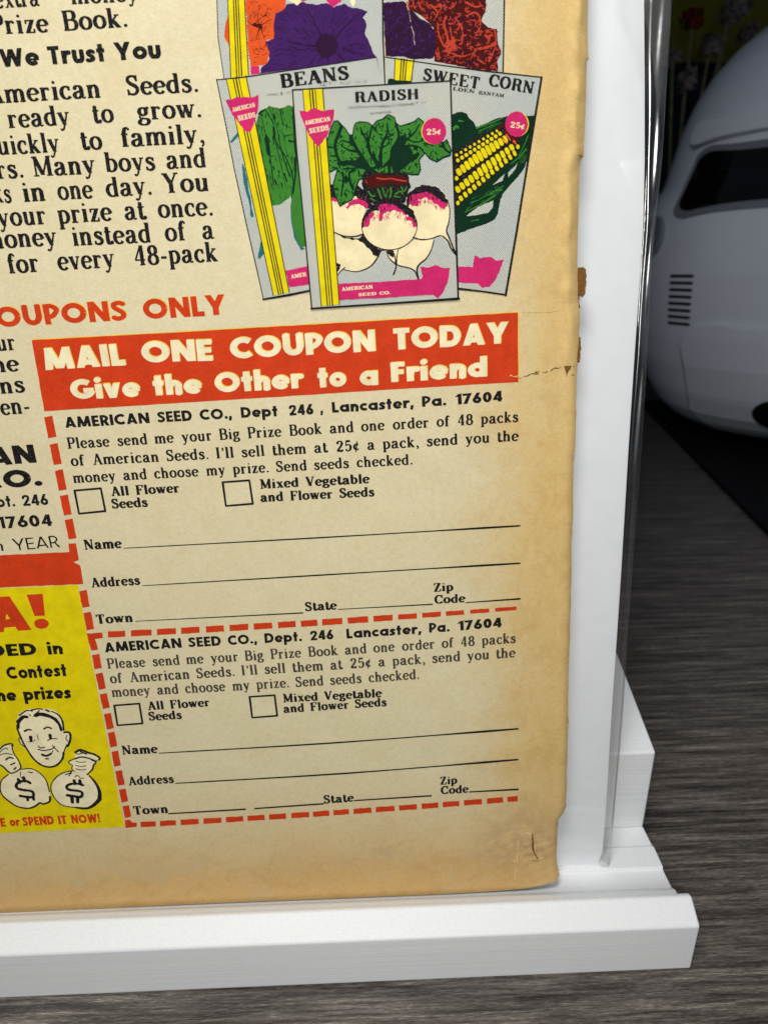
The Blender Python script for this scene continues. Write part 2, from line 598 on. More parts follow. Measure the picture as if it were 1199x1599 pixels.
    G['x'] = (.58, [('D', T, [(.12, X_), (.46, 0)]), ('D', t, [(.45, X_), (.12, 0)]), foot(.13, X_, .11), foot(.45, X_, .10), foot(.12, 0, .10), foot(.45, 0, .12)])
    G['y'] = (.58, [('D', T, [(.10, X_), (.30, .04)]), ('S', t, [(.47, X_), (.38, .32), (.28, .0), (.20, -.20), (.10, -.24)]), ('P', .06, [(.10, -.20)]), foot(.11, X_, .12), foot(.47, X_, .10)])
    G['z'] = (.52, [('L', 'f', [(.07, .63), (.44, .63)]), ('D', T, [(.40, X_), (.12, 0)]), ('L', 'f', [(.07, .03), (.46, .03)]), ('L', t, [(.09, .66), (.09, .47)]), ('L', t, [(.44, 0), (.44, .2)])])
    G['A'] = (.76, [('D', t, [(.12, 0), (.38, 1)]), ('D', T, [(.37, 1), (.63, 0)]), ('L', 'f', [(.18, .32), (.55, .32)]), foot(.12, 0, .12), foot(.63, 0, .14)])
    G['B'] = (.72, [stem(.18, 0, 1), ('S', a, [(.18, .97), (.42, .97), (.55, .88), (.56, .66), (.45, .54), (.18, .53)]), ('S', a, [(.40, .53), (.58, .46), (.63, .28), (.58, .10), (.44, .03), (.18, .03)]), ('L', 'f', [(.04, .97), (.2, .97)]), ('L', 'f', [(.04, .03), (.2, .03)])])
    G['C'] = (.72, [('S', a, arc(.38, .5, .30, .48, 42, 320)), ('L', t, [(.64, .62), (.64, 1.0)]), ('L', t, [(.64, .02), (.64, .25)])])
    G['D'] = (.78, [stem(.18, 0, 1), ('S', a, [(.18, .97), (.42, .97), (.60, .84), (.67, .5), (.60, .16), (.42, .03), (.18, .03)]), ('L', 'f', [(.04, .97), (.2, .97)]), ('L', 'f', [(.04, .03), (.2, .03)])])
    G['E'] = (.70, [stem(.18, 0, 1), ('L', 'f', [(.04, .97), (.60, .97)]), ('L', 'f', [(.04, .03), (.62, .03)]), ('L', 'f', [(.18, .52), (.44, .52)]), ('L', t, [(.60, 1), (.60, .74)]), ('L', t, [(.62, 0), (.62, .28)]), ('L', t, [(.44, .64), (.44, .40)])])
    G['F'] = (.66, [stem(.18, 0, 1), ('L', 'f', [(.04, .97), (.60, .97)]), foot(.18, 0, .15), ('L', 'f', [(.18, .52), (.44, .52)]), ('L', t, [(.60, 1), (.60, .72)]), ('L', t, [(.44, .64), (.44, .40)])])
    G['H'] = (.84, [stem(.18, 0, 1), stem(.64, 0, 1), ('L', 'f', [(.18, .52), (.64, .52)]), foot(.18), foot(.64), foot(.18, 1), foot(.64, 1)])
    G['I'] = (.38, [stem(.19, 0, 1), foot(.19), foot(.19, 1)])
    G['L'] = (.66, [stem(.18, 0, 1), foot(.18, 1, .15), ('L', 'f', [(.04, .03), (.58, .03)]), ('L', t, [(.58, 0), (.58, .3)])])
    G['M'] = (.94, [('L', t, [(.15, 0), (.15, 1)]), stem(.77, 0, 1), ('D', T, [(.16, 1), (.45, .06)]), ('D', t, [(.45, .06), (.76, 1)]), foot(.15), foot(.77, 0, .14), ('L', 'f', [(.03, .97), (.2, .97)]), ('L', 'f', [(.72, .97), (.9, .97)])])
    G['N'] = (.82, [('L', t, [(.15, 0), (.15, 1)]), ('L', t, [(.66, 0), (.66, 1)]), ('D', T, [(.15, 1), (.65, 0)]), foot(.15), foot(.66, 1), ('L', 'f', [(.03, .97), (.2, .97)])])
    G['O'] = (.78, [('S', a, arc(.38, .5, .30, .48, 0, 360))])
    G['P'] = (.68, [stem(.18, 0, 1), ('S', a, [(.18, .97), (.44, .97), (.58, .87), (.58, .60), (.46, .48), (.18, .47)]), foot(.18, 0, .15), ('L', 'f', [(.04, .97), (.2, .97)])])
    G['R'] = (.76, [stem(.18, 0, 1), ('S', a, [(.18, .97), (.44, .97), (.57, .88), (.57, .62), (.46, .52), (.18, .51)]), ('S', a, [(.42, .52), (.54, .42), (.57, .14), (.64, .03), (.72, .05)]), foot(.18), ('L', 'f', [(.04, .97), (.2, .97)])])
    G['S'] = (.62, [('S', 'm', [(.50, .76), (.42, .93), (.28, .96), (.14, .88), (.13, .70), (.26, .56), (.44, .44), (.52, .28), (.44, .09), (.28, .03), (.14, .09), (.09, .28)]), ('L', t, [(.51, .68), (.51, 1)]), ('L', t, [(.09, 0), (.09, .3)])])
    G['T'] = (.72, [stem(.36, 0, 1), ('L', 'f', [(.07, .97), (.65, .97)]), ('L', t, [(.08, 1), (.08, .74)]), ('L', t, [(.64, 1), (.64, .74)]), foot(.36, 0, .15)])
    G['V'] = (.74, [('D', T, [(.13, 1), (.38, 0)]), ('D', t, [(.38, 0), (.62, 1)]), foot(.13, 1, .13), foot(.62, 1, .11)])
    G['W'] = (1.05, [('D', T, [(.13, 1), (.34, 0)]), ('D', t, [(.34, 0), (.53, 1)]), ('D', T, [(.51, 1), (.72, 0)]), ('D', t, [(.72, 0), (.92, 1)]), foot(.13, 1, .13), foot(.52, 1, .12), foot(.92, 1, .11)])
    G['Y'] = (.74, [('D', T, [(.13, 1), (.38, .44)]), ('D', t, [(.38, .44), (.62, 1)]), stem(.37, 0, .48), foot(.13, 1, .13), foot(.62, 1, .11), foot(.37, 0, .14)])
    G['Z'] = (.66, [('L', 'f', [(.09, .97), (.56, .97)]), ('D', T, [(.52, 1), (.14, 0)]), ('L', 'f', [(.09, .03), (.60, .03)]), ('L', t, [(.10, 1), (.10, .74)]), ('L', t, [(.59, 0), (.59, .28)])])
    G['0'] = (.60, [('S', a, arc(.30, .5, .21, .48, 0, 360))])
    G['2'] = (.60, [('S', a, [(.12, .74), (.16, .90), (.30, .96), (.44, .88), (.46, .70), (.36, .48), (.20, .26), (.09, .06)]), ('S', T, [(.09, .07), (.25, .09), (.40, .05), (.50, .14)]), ('P', .07, [(.15, .74)])])
    G['4'] = (.62, [('L', T, [(.40, 0), (.40, 1)]), ('D', t, [(.38, 1), (.07, .28)]), ('L', 'f', [(.06, .27), (.56, .27)]), foot(.40, 0, .13)])
    G['5'] = (.60, [('L', T, [(.14, .92), (.46, .92)]), ('L', t, [(.14, .97), (.12, .50)]), ('S', a, [(.12, .52), (.26, .60), (.43, .54), (.48, .32), (.40, .10), (.24, .02), (.10, .10)]), ('P', .07, [(.13, .16)])])
    G['8'] = (.60, [('S', a, arc(.30, .74, .17, .22, 0, 360)), ('S', a, arc(.30, .27, .21, .25, 0, 360))])
    G['¢'] = (.52, [('S', a, arc(.28, .36, .18, .26, 45, 320)), ('L', t, [(.36, .86), (.20, -.12)])])
    G['.'] = (.28, [('P', .085, [(.13, .07)])])
    G[','] = (.28, [('P', .085, [(.13, .07)]), ('S', t, [(.19, .07), (.18, -.08), (.10, -.18)])])
    G["'"] = (.26, [('P', .075, [(.13, .90)]), ('S', t, [(.18, .9), (.17, .76), (.10, .68)])])
    G['-'] = (.38, [('L', 'T2', [(.05, .32), (.33, .32)])])
    G['$'] = (.6, [('S', 'm', [(.50, .70), (.42, .86), (.28, .88), (.14, .80), (.13, .66), (.26, .54), (.44, .42), (.52, .28), (.44, .12), (.28, .08), (.10, .2)]), ('L', 'f', [(.24, 1), (.24, 0)]), ('L', 'f', [(.38, 1), (.38, 0)])])
    return G


def sans_glyphs(w):
    h = w / 2
    X = .73
    G = {}
    V = lambda x, y0, y1: ('L', 'w', [(x, y0), (x, y1)])
    Hh = lambda y, x0, x1: ('L', 'w', [(x0, y), (x1, y)])
    n = .9 * w
    G['A'] = (.84, [('D', 'w', [(h * 1.05, 0), (.42, 1)]), ('D', 'w', [(.42, 1), (.84 - h * 1.05, 0)]), ('L', 'n', [(.2, .24), (.64, .24)])])
    G['B'] = (.64, [V(h, 0, 1), ('S', 'n', [(h, 1 - h * .9), (.34, 1 - h * .9), (.48, .75), (.34, .52), (h, .52)]), ('S', 'n', [(h, .52), (.38, .52), (.55, .29), (.38, h * .9), (h, h * .9)])])
    G['C'] = (.82, [('S', 'w', arc(.50, .5, .50 - h, .5 - h, 48, 312))])
    G['D'] = (.80, [V(h, 0, 1), ('S', 'w', [(h, 1 - h), (.30, 1 - h), (.55, .86 - h * .4), (.80 - h, .5), (.55, .14 + h * .4), (.30, h), (h, h)])])
    G['E'] = (.54, [V(h, 0, 1), ('L', 'n', [(0, 1 - n / 2), (.54, 1 - n / 2)]), ('L', 'n', [(0, .5), (.50, .5)]), ('L', 'n', [(0, n / 2), (.54, n / 2)])])
    G['F'] = (.52, [V(h, 0, 1), ('L', 'n', [(0, 1 - n / 2), (.52, 1 - n / 2)]), ('L', 'n', [(0, .5), (.48, .5)])])
    G['G'] = (.92, [('S', 'w', arc(.50, .5, .50 - h, .5 - h, 48, 345)), ('L', 'n', [(.52, .42), (.95 - h * .2, .42)])])
    G['I'] = (w, [V(h, 0, 1)])
    G['L'] = (.50, [V(h, 0, 1), Hh(n / 2, 0, .50)])
    G['M'] = (1.05, [('D', 'w', [(h, 0), (.22, 1)]), ('D', 'w', [(.20, 1), (.525, .04)]), ('D', 'w', [(.525, .04), (.85, 1)]), ('D', 'w', [(.83, 1), (1.05 - h, 0)])])
    G['N'] = (.82, [V(h, 0, 1), V(.82 - h, 0, 1), ('D', 'w', [(h, 1), (.82 - h, 0)])])
    G['O'] = (1.0, [('S', 'w', arc(.5, .5, .5 - h, .5 - h, 0, 360, 20))])
    G['P'] = (.62, [V(h, 0, 1), ('S', 'n', [(h, 1 - h * .9), (.34, 1 - h * .9), (.54, .70), (.34, .40), (h, .40)])])
    G['R'] = (.66, [V(h, 0, 1), ('S', 'n', [(h, 1 - h * .9), (.34, 1 - h * .9), (.54, .71), (.34, .43), (h, .43)]), ('D', 'w', [(.34, .45), (.66 - h, 0)])])
    G['S'] = (.62, [('S', 'n', [(.54, .80), (.42, .88), (.28, 1 - h), (.14, .82), (.16, .66), (.31, .53), (.46, .40), (.48, .22), (.33, h), (.18, .12), (.06, .20)])])
    G['T'] = (.60, [V(.30, 0, 1), ('L', 'n', [(0, 1 - n / 2), (.60, 1 - n / 2)])])
    G['U'] = (.76, [('S', 'w', [(h, 1), (h, .7), (h, .40), (.18 + h * .3, .14 + h * .4), (.38, h), (.58 - h * .3, .14 + h * .4), (.76 - h, .40), (.76 - h, .7), (.76 - h, 1)])])
    G['W'] = (1.18, [('D', 'w', [(h, 1), (.33, 0)]), ('D', 'w', [(.33, 0), (.59, .96)]), ('D', 'w', [(.59, .96), (.85, 0)]), ('D', 'w', [(.85, 0), (1.18 - h, 1)])])
    G['Y'] = (.80, [('D', 'w', [(h, 1), (.40, .38)]), ('D', 'w', [(.80 - h, 1), (.40, .38)]), V(.40, 0, .45)])
    r = X / 2
    G['a'] = (.74, [('S', 'w', arc(r, r, r - h, r - h, 0, 360, 18)), V(.74 - h, 0, X)])
    G['c'] = (.58, [('S', 'w', arc(r, r, r - h, r - h, 48, 312))])
    G['d'] = (.74, [('S', 'w', arc(r, r, r - h, r - h, 0, 360, 18)), V(.74 - h, 0, 1.04)])
    G['e'] = (.70, [('S', 'w', arc(r, r, r - h, r - h, 8, 318, 18)), ('L', 'c', [(h * .8, r * .95), (X - h * .3, r * .95)])])
    G['h'] = (.62, [V(h, 0, 1.04), ('S', 'w', [(h, .34), (.18 + h * .3, .52), (.34, X - h), (.62 - h, .52 - h * .2), (.62 - h, .3), (.62 - h, 0)])])
    G['i'] = (w, [V(h, 0, X), ('P', h * 1.08, [(h, .94)])])
    G['n'] = (.62, [V(h, 0, X), ('S', 'w', [(h, .34), (.18 + h * .3, .52), (.34, X - h), (.62 - h, .52 - h * .2), (.62 - h, .3), (.62 - h, 0)])])
    G['o'] = (.70, [('S', 'w', arc(r, r, r - h, r - h, 0, 360, 18))])
    G['p'] = (.74, [V(h, -.3, X), ('S', 'w', arc(.74 - r, r, r - h, r - h, 0, 360, 18))])
    G['r'] = (.46, [V(h, 0, X), ('S', 'w', [(h, .30), (h + .04, .46), (.28, X - h), (.44, X - h - .02)])])
    G['s'] = (.48, [('S', 'n', [(.42, .54), (.33, .60), (.22, X - h), (.12, .53), (.15, .43), (.25, .36), (.35, .27), (.35, .16), (.24, h), (.13, .10), (.04, .14)])])
    G['t'] = (.42, [V(.21, 0, .98), ('L', 'n', [(0, X - n / 2), (.42, X - n / 2)])])
    G['u'] = (.62, [('S', 'w', [(h, X), (h, .4), (h, .28), (.14 + h * .4, .12), (.31, h), (.48 - h * .4, .12), (.62 - h, .28), (.62 - h, .4), (.62 - h, X)])])
    G['v'] = (.66, [('D', 'w', [(h, X), (.33, 0)]), ('D', 'w', [(.33, 0), (.66 - h, X)])])
    G['w'] = (.92, [('D', 'w', [(h, X), (.27, 0)]), ('D', 'w', [(.27, 0), (.46, X)]), ('D', 'w', [(.46, X), (.65, 0)]), ('D', 'w', [(.65, 0), (.92 - h, X)])])
    G['z'] = (.54, [('L', 'n', [(0, X - n / 2), (.54, X - n / 2)]), ('D', 'w', [(.42, X), (.12, 0)]), ('L', 'n', [(0, n / 2), (.54, n / 2)])])
    G['0'] = (.62, [('S', 'w', arc(.31, .5, .31 - h, .5 - h, 0, 360, 18))])
    G['1'] = (.36, [V(.36 - h, 0, 1), ('D', 'n', [(.04, .74), (.30, 1)])])
    G['2'] = (.60, [('S', 'n', [(h * .8, .66), (.12 + h * .2, .84), (.30, 1 - h), (.50 - h * .2, .84), (.48, .62), (.34, .40), (.14, .12)]), ('L', 'n', [(.02, n / 2), (.60, n / 2)])])
    G['4'] = (.64, [V(.46, 0, 1), ('L', 'n', [(.02, .28), (.64, .28)]), ('D', 'n', [(.10, .25), (.42, 1)])])
    G['6'] = (.62, [('S', 'w', arc(.31, .32, .31 - h, .32 - h, 0, 360, 18)), ('D', 'w', [(.13 + h * .2, .40), (.42, 1)])])
    G['7'] = (.58, [('L', 'n', [(0, 1 - n / 2), (.58, 1 - n / 2)]), ('D', 'w', [(.50, 1), (.16, 0)])])
    G['.'] = (w * 1.1, [('P', h * 1.1, [(h * 1.1, h * 1.1)])])
    G[','] = (w * 1.1, [('P', h * 1.05, [(h * 1.1, h * 1.1)]), ('L', 'n', [(h * 1.2, h), (h * .5, -.16)])])
    G['!'] = (w * 1.3, [('P', h * 1.15, [(h * 1.2, h * 1.15)]), ('L', 'taper', [(h * 1.2, 1.0), (h * 1.2, w + .12)])])
    return G


STYLES = {
    'serif': dict(g=serif_glyphs(), T=.19, t=.088, f=.075, gap=.045, space=.34),
    'serif_small': dict(g=serif_glyphs(), T=.19, t=.10, f=.085, gap=.06, space=.58),
    'serif_bold': dict(g=serif_glyphs(), T=.235, t=.125, f=.105, gap=.06, space=.52),
    'sans_heavy': dict(g=sans_glyphs(.262), w=.262, gap=.075, space=.42),
    'sans_bold': dict(g=sans_glyphs(.245), w=.245, gap=.085, space=.42),
    'sans_medium': dict(g=sans_glyphs(.215), w=.215, gap=.09, space=.42),
    'sans_light': dict(g=sans_glyphs(.12), w=.12, gap=.10, space=.40),
}
CACHE = {}


def glyph(style, ch):
    key = (style, ch)
    if key in CACHE:
        return CACHE[key]
    S = STYLES[style]
    adv, strokes = S['g'][ch]
    polys = []
    for kind, wt, pts in strokes:
        if kind == 'P':
            polys.append(disc(pts[0], wt * (1.15 if 'T' in S and S['T'] > .2 else 1), 12))
            continue
        if kind == 'S':
            pts = smooth_pts(pts, 3) if len(pts) < 14 else pts
        if 'w' in S:
            W = S['w']
            if wt == 'w':
                wf = lambda dx, dy, t: W
            elif wt == 'c':
                wf = lambda dx, dy, t: W * .5
            elif wt == 'taper':
                wf = lambda dx, dy, t: W * (1.25 - .45 * t)
            else:
                wf = lambda dx, dy, t: W * .88
        else:
            T, t0 = S['T'], S['t']
            if wt == 'T':
                wf = lambda dx, dy, t: T
            elif wt == 'T2':
                wf = lambda dx, dy, t: T * .62
            elif wt == 't':
                wf = lambda dx, dy, t: t0
            elif wt == 'f':
                wf = lambda dx, dy, t: S['f']
            elif wt == 'm':
                wf = lambda dx, dy, t: t0 + (T - t0) * (.15 + .85 * math.sin(math.pi * t) ** 3)
            else:
                wf = lambda dx, dy, t: t0 + (T - t0) * min(1, abs(dy) ** 1.6)
        if kind == 'D':
            (x0, y0), (x1, y1) = pts
            ex = .35
            p2 = [(x0 - (x1 - x0) * ex, y0 - (y1 - y0) * ex), (x1 + (x1 - x0) * ex, y1 + (y1 - y0) * ex)]
            # keep the optical weight of steep strokes
            for q in stroke_polys(p2, wf, joins=False):
                q = clip_y(q, min(y0, y1), max(y0, y1))
                if q:
                    polys.append(q)
        else:
            polys += stroke_polys(pts, wf)
    V, T_ = cdt_fill(polys)
    xs = [v[0] for v in V]
    CACHE[key] = (adv, V, T_, min(xs), max(xs))
    return CACHE[key]


RNG = random.Random(7)


def lay_word(style, s):
    """-> list of (char, x) and the ink extent"""
    S = STYLES[style]
    x = 0
    out = []
    for ch in s:
        if ch == ' ':
            x += S['space']
            continue
        adv = glyph(style, ch)[0]
        out.append((ch, x))
        x += adv + S['gap']
    a = glyph(style, out[0][0])
    z = glyph(style, out[-1][0])
    return out, out[0][1] + a[3], out[-1][1] + z[4]


def text(parent, words, mat, style, cap, z, label=None, name='text_line', rag=0.010):
    rag = rag if cap < 25 else rag * .55
    """words = [(string, x0, y0, x1, y1)...]: ink extent of each run on the photographed baseline; cap height in the same units"""
    V, F = [], []
    for s, x0, y0, x1, y1 in words:
        lay, a, b = lay_word(style, s)
        P, Q = uv(x0, y0), uv(x1, y1)
        L = math.hypot(Q[0] - P[0], Q[1] - P[1])
        ux, uy = (Q[0] - P[0]) / L, (Q[1] - P[1]) / L
        ch_ = cap * px_mm((x0 + x1) / 2, (y0 + y1) / 2)
        k = L / (b - a)
        for ch, gx in lay:
            _, gv, gf, _, _ = glyph(style, ch)
            o = len(V)
            jy = RNG.uniform(-.012, .012)
            for vx, vy in gv:
                lx = (gx + vx - a) * k + RNG.uniform(-rag, rag) * k
                ly = (vy + jy) * ch_ + RNG.uniform(-rag, rag) * ch_
                V.append((P[0] + ux * lx - uy * ly, P[1] + uy * lx + ux * ly, z))
            F += [[o + i for i in t] for t in gf]
    o = mesh_obj(name, V, F, mat, parent)
    if label:
        o['label'] = label
    return o


def line_words(s, pts, spread=None):
    """one run of words spread evenly along a (slightly bowed) baseline through pts"""
    return [(s, *pts[0], *pts[-1])]


def rough(poly, step, amp, seed=1, closed=True):
    r = random.Random(seed)
    out = []
    n = len(poly)
    for i in range(n):
        a, b = poly[i], poly[(i + 1) % n]
        l = math.hypot(b[0] - a[0], b[1] - a[1])
        m_ = max(1, int(l / step))
        for j in range(m_):
            t = j / m_
            out.append((a[0] + (b[0] - a[0]) * t + r.uniform(-amp, amp), a[1] + (b[1] - a[1]) * t + r.uniform(-amp, amp)))
    return out


def patch(parent, name, polys, mat, z, label=None):
    """flat print: filled polygons given in measured units"""
    V, F = cdt_fill([[uv(*q) for q in p] for p in polys])
    o = mesh_obj(name, [(x, y, z) for x, y in V], F, mat, parent)
    if label:
        o['label'] = label
    return o


def strokes(parent, name, items, mat, z, label=None, sm=True, seed=3, jit=0.12):
    """pen lines: (points, width) or (points, width0, width1) in measured units"""
    r = random.Random(seed)
    P = []
    for it in items:
        pts, w0 = it[0], it[1]
        w1 = it[2] if len(it) > 2 else w0
        if sm and len(pts) > 2:
            pts = smooth_pts(pts, 4)
        P += stroke_polys([uv(*p) for p in pts],
                          lambda dx, dy, t: (w0 + (w1 - w0) * t) * px_mm(*pts[0]) * (1 + r.uniform(-jit, jit)), 'round')
    V, F = cdt_fill(P, eps=1e-4)
    o = mesh_obj(name, [(x, y, z) for x, y in V], F, mat, parent)
    if label:
        o['label'] = label
    return o


# ------------------------------------------------------------------ setting: table, wall
def build_setting():
    v = [(-1500, -700, 0), (1500, -700, 0), (1500, 1000, 0), (-1500, 1000, 0)]
    t = mesh_obj('table_top', v, [(0, 1, 2, 3)], M['wood'])
    tag(t, 'dark grey-brown wood grain table top under the stand', None, 'structure')
    w = mesh_obj('wall', [(-1500, 1000, -20), (1500, 1000, -20), (1500, 1000, 1400), (-1500, 1000, 1400)], [(0, 1, 2, 3)], M['wall'])
    tag(w, 'dark wall behind the table', None, 'structure')


build_setting()


# ------------------------------------------------------------------ display stand
def extrude_x(name, prof, x0, x1, mat, parent, bev=0.35):
    """profile of (y, z) swept along x"""
    n = len(prof)
    V = [(x0, y, z) for y, z in prof] + [(x1, y, z) for y, z in prof]
    F = [[i, (i + 1) % n, (i + 1) % n + n, i + n] for i in range(n)]
    F += [list(range(n))[::-1], list(range(n, 2 * n))]
    o = mesh_obj(name, V, F, mat, parent)
    bm = bmesh.new()
    bm.from_mesh(o.data)
    bmesh.ops.recalc_face_normals(bm, faces=bm.faces)
    bm.to_mesh(o.data)
    bm.free()
    if bev:
        bevel(o, bev, 3)
    return o


def sc(prof, s=1.3):
    return [(y * s, z * s) for y, z in prof]


def build_stand():
    st = empty('display_stand', (0, 0, 0))
    tag(st, 'white 3D-printed display stand with stepped base holding up the comic', 'display stand')
    L = -215
    wp = M['white_plastic']
    extrude_x('front_lip', sc([(0, 0.02), (0, 9.34), (3.35, 11.55), (4.2, 11.2), (4.9, 7.1), (5.6, 7.0), (5.6, 0.02)]), L, 0, wp, st, 0.45)
    extrude_x('ridge', sc([(5.62, 0.05), (5.62, 7.15), (6.5, 7.62), (7.6, 7.62), (8.62, 6.85), (8.62, 0.05)]), L - .02, -.02, wp, st, 0.25)
    extrude_x('base_tray', sc([(8.64, 0.02), (8.64, 6.72), (11.95, 6.78), (12.1, 7.3), (16.05, 7.62), (16.2, 7.25), (20.5, 7.29), (41.0, 7.29), (41.0, 0.02)]), L + .03, 0.0, wp, st, 0.2)
    extrude_x('back_rest', sc([(20.33, 7.31), (20.33, 24.3), (31.9, 28.3), (60.0, 38.0), (60.0, 7.31)]), L + .05, -.05, wp, st, 0.5)
    return st


build_stand()


# ------------------------------------------------------------------ sleeve and board
def strip_sheet(name, left, right, z_of, mat, parent, nx=10, sub=3):
    """sheet between two measured edges (same number of points), z_of(t across, px y) gives its relief"""
    l2, r2 = smooth_pts(left, sub), smooth_pts(right, sub)
    V, F = [], []
    for (a, b) in zip(l2, r2):
        A, B = uv(*a), uv(*b)
        for i in range(nx + 1):
            t = i / nx
            V.append((A[0] + (B[0] - A[0]) * t, A[1] + (B[1] - A[1]) * t, z_of(t, a[1])))
    for j in range(len(l2) - 1):
        for i in range(nx):
            p = j * (nx + 1) + i
            F.append((p, p + nx + 1, p + nx + 2, p + 1))
    return mesh_obj(name, V, F, mat, parent, smooth=True)


def build_board():
    k = 1.05
    o = empty('backing_board_frame_tmp')
    bpy.data.objects.remove(o)
    b = empty('backing_board', plane_frame(k), PROT)
    tag(b, 'white backing board standing upright behind the comic inside the clear sleeve', 'backing board')
    pts = [(1003, -160), (1005, 0), (1006, 120), (1006, 250), (1004, 344), (1000, 420), (994, 500), (988, 588), (980, 713), (969, 900), (954, 1122), (945, 1271), (940, 1330), (934, 1348)]
    edge = [tuple(c * k for c in uv(*p)) for p in pts]
    bot = tuple(c * k for c in uv(934, 1352))
    out = edge + [bot, (-140, bot[1] + .5), (-140, 175), (edge[0][0], 175)]
    V, F = cdt_fill([out], grid=12)
    n = len(V)
    th = 0.7
    VV = [(x, y, 0) for x, y in V] + [(x, y, -th) for x, y in V]
    FF = [list(f) for f in F] + [[i + n for i in f[::-1]] for f in F]
    cnt = {}
    for f in F:
        for i in range(3):
            e = (f[i], f[(i + 1) % 3])
            cnt[e] = 1
    for (p, q) in list(cnt):
        if (q, p) not in cnt:
            FF.append([q, p, p + n, q + n])
    mesh_obj('card_panel', VV, FF, M['board'], b)


def build_sleeve():
    k = 1.045
    s = empty('plastic_sleeve', plane_frame(k), PROT)
    tag(s, 'clear glossy plastic sleeve around the white board with shiny edge on the right', 'plastic sleeve')
    sk = lambda p: tuple(c * k for c in uv(*p))
    L = [(1003, -160), (1004, 0), (1006, 120), (1006, 250), (1004, 344), (998, 437), (988, 588), (980, 713), (966, 940), (954, 1122), (945, 1271), (936, 1352)]
    Rr = [(1052, -160), (1044, 0), (1038, 120), (1031, 250), (1022, 344), (1015, 437), (1007, 588), (999, 713), (982, 940), (970, 1122), (960, 1240), (950, 1352)]
    # front film over the board (flat), then the loose folded border that bulges and ripples
    # towards the top the loose border swings forward, away from the board
    lift = lambda y: 0.021 * max(0.0, 400 - max(y, -40)) ** 2 / 800
    left = [(-140.0, sk(p)[1]) for p in L]
    V, F = [], []
    for a, p in zip(left, L):
        q = sk(p)
        g = lift(p[1])
        V += [(a[0], a[1], -0.25), (q[0] - 4, q[1], -0.22), (q[0] * (1 - g / 130), q[1], g)]
    for j in range(len(L) - 1):
        for i in range(2):
            c = j * 3 + i
            F.append((c, c + 3, c + 4, c + 1))
    mesh_obj('front_film', V, F, M['film'], s)
    l2, r2 = smooth_pts(L, 6), smooth_pts(Rr, 6)
    nx = 16

    def z1(t, y):
        amp = max(0.0, min(1, (520 - y) / 420)) * 1.0
        ph = y * 0.011
        return (0.42 * math.sin(math.pi * t) + 0.11 * math.sin(3 * math.pi * t + .5 * math.sin(ph)) * min(1, t * 5) * min(1, (1 - t) * 5)
                + 0.05 * math.sin(t * 9 + y * .03) * math.sin(math.pi * t))

    for nm, sg, base in (('edge_fold', 1, 0.0), ('back_film', -1, -1.2)):
        V, F = [], []
        for (a, b) in zip(l2, r2):
            A, B = sk(a), sk(b)
            for i in range(nx + 1):
                t = i / nx
                g = lift(a[1]) if sg > 0 else lift(a[1]) * t
                zz = g + (z1(t, a[1]) if sg > 0 else base * (1 - t) - 0.6 * math.sin(math.pi * t))
                q = 1 - g / 130
                V.append(((A[0] + (B[0] - A[0]) * t) * q, (A[1] + (B[1] - A[1]) * t) * q, zz))
        for j in range(len(l2) - 1):
            for i in range(nx):
                p = j * (nx + 1) + i
                F.append((p, p + nx + 1, p + nx + 2, p + 1))
        mesh_obj(nm, V, F, M['film_loose'] if sg > 0 else M['film'], s, smooth=True)
    # pressed seam along the very edge
    V, F = [], []
    for j, b in enumerate(r2):
        B = sk(b)
        for i in range(5):
            an = math.pi * (i / 4) - math.pi / 2
            V.append(((B[0] + 0.16 * math.cos(an)) * (1 - lift(b[1]) / 130), B[1] * (1 - lift(b[1]) / 130), lift(b[1]) + 0.16 * math.sin(an)))
        if j:
            for i in range(4):
                p = (j - 1) * 5 + i
                F.append((p, p + 1, p + 6, p + 5))
    mesh_obj('seam', V, F, M['film_seam'], s, smooth=True)


build_board()
build_sleeve()


# ------------------------------------------------------------------ the comic book
comic = empty('comic_book', PAGE_O, PROT)
tag(comic, 'old comic book with yellowed back cover showing a seed advertisement', 'comic book')

EDGE = [(921, -120), (920, 0), (919, 60), (921, 88), (917, 96), (917, 150), (915, 200), (913, 243), (907, 250), (905, 300), (904, 360), (903, 420), (904, 470),
        (907, 486), (906, 520), (903, 560), (902, 590), (901, 650), (900, 695), (897, 725), (896, 800), (894, 850), (893, 930), (891, 1000), (889, 1060), (888, 1120),
        (887, 1180), (886, 1230), (885, 1262), (880, 1274), (873, 1283), (871, 1310), (870, 1340), (871, 1355), (874, 1368)]
BOT = [(866, 1373.5), (846, 1380), (820, 1386), (780, 1391), (700, 1396), (600, 1400), (500, 1404), (400, 1408), (300, 1412), (200, 1417), (100, 1422), (0, 1428), (-80, 1433)]
r_ = random.Random(11)
outl = [uv(x + r_.uniform(-.6, .6), y) for x, y in rough(EDGE, 6, .5, 5)[:-60] + EDGE[-1:]] if False else \
    [uv(x, y) for x, y in [(p[0] + r_.uniform(-.8, .8), p[1]) for p in
                           [(EDGE[i][0] + (EDGE[i + 1][0] - EDGE[i][0]) * t / 4, EDGE[i][1] + (EDGE[i + 1][1] - EDGE[i][1]) * t / 4)
                            for i in range(len(EDGE) - 1) for t in range(4)]] + [EDGE[-1]] + BOT]
outl += [(-138, outl[-1][1] - 2.0), (-138, 174), (uv(921, -120)[0], 174)]


EV = [uv(*p) for p in EDGE]
TEAR = [uv(*p) for p in ((829, 1302), (830, 1312), (831, 1328), (836, 1336), (839, 1342))]


def edge_at(y):
    for a, b in zip(EV, EV[1:]):
        if b[1] <= y <= a[1]:
            return a[0] + (b[0] - a[0]) * (a[1] - y) / max(1e-6, a[1] - b[1])
    return EV[0][0] if y > EV[0][1] else EV[-1][0]


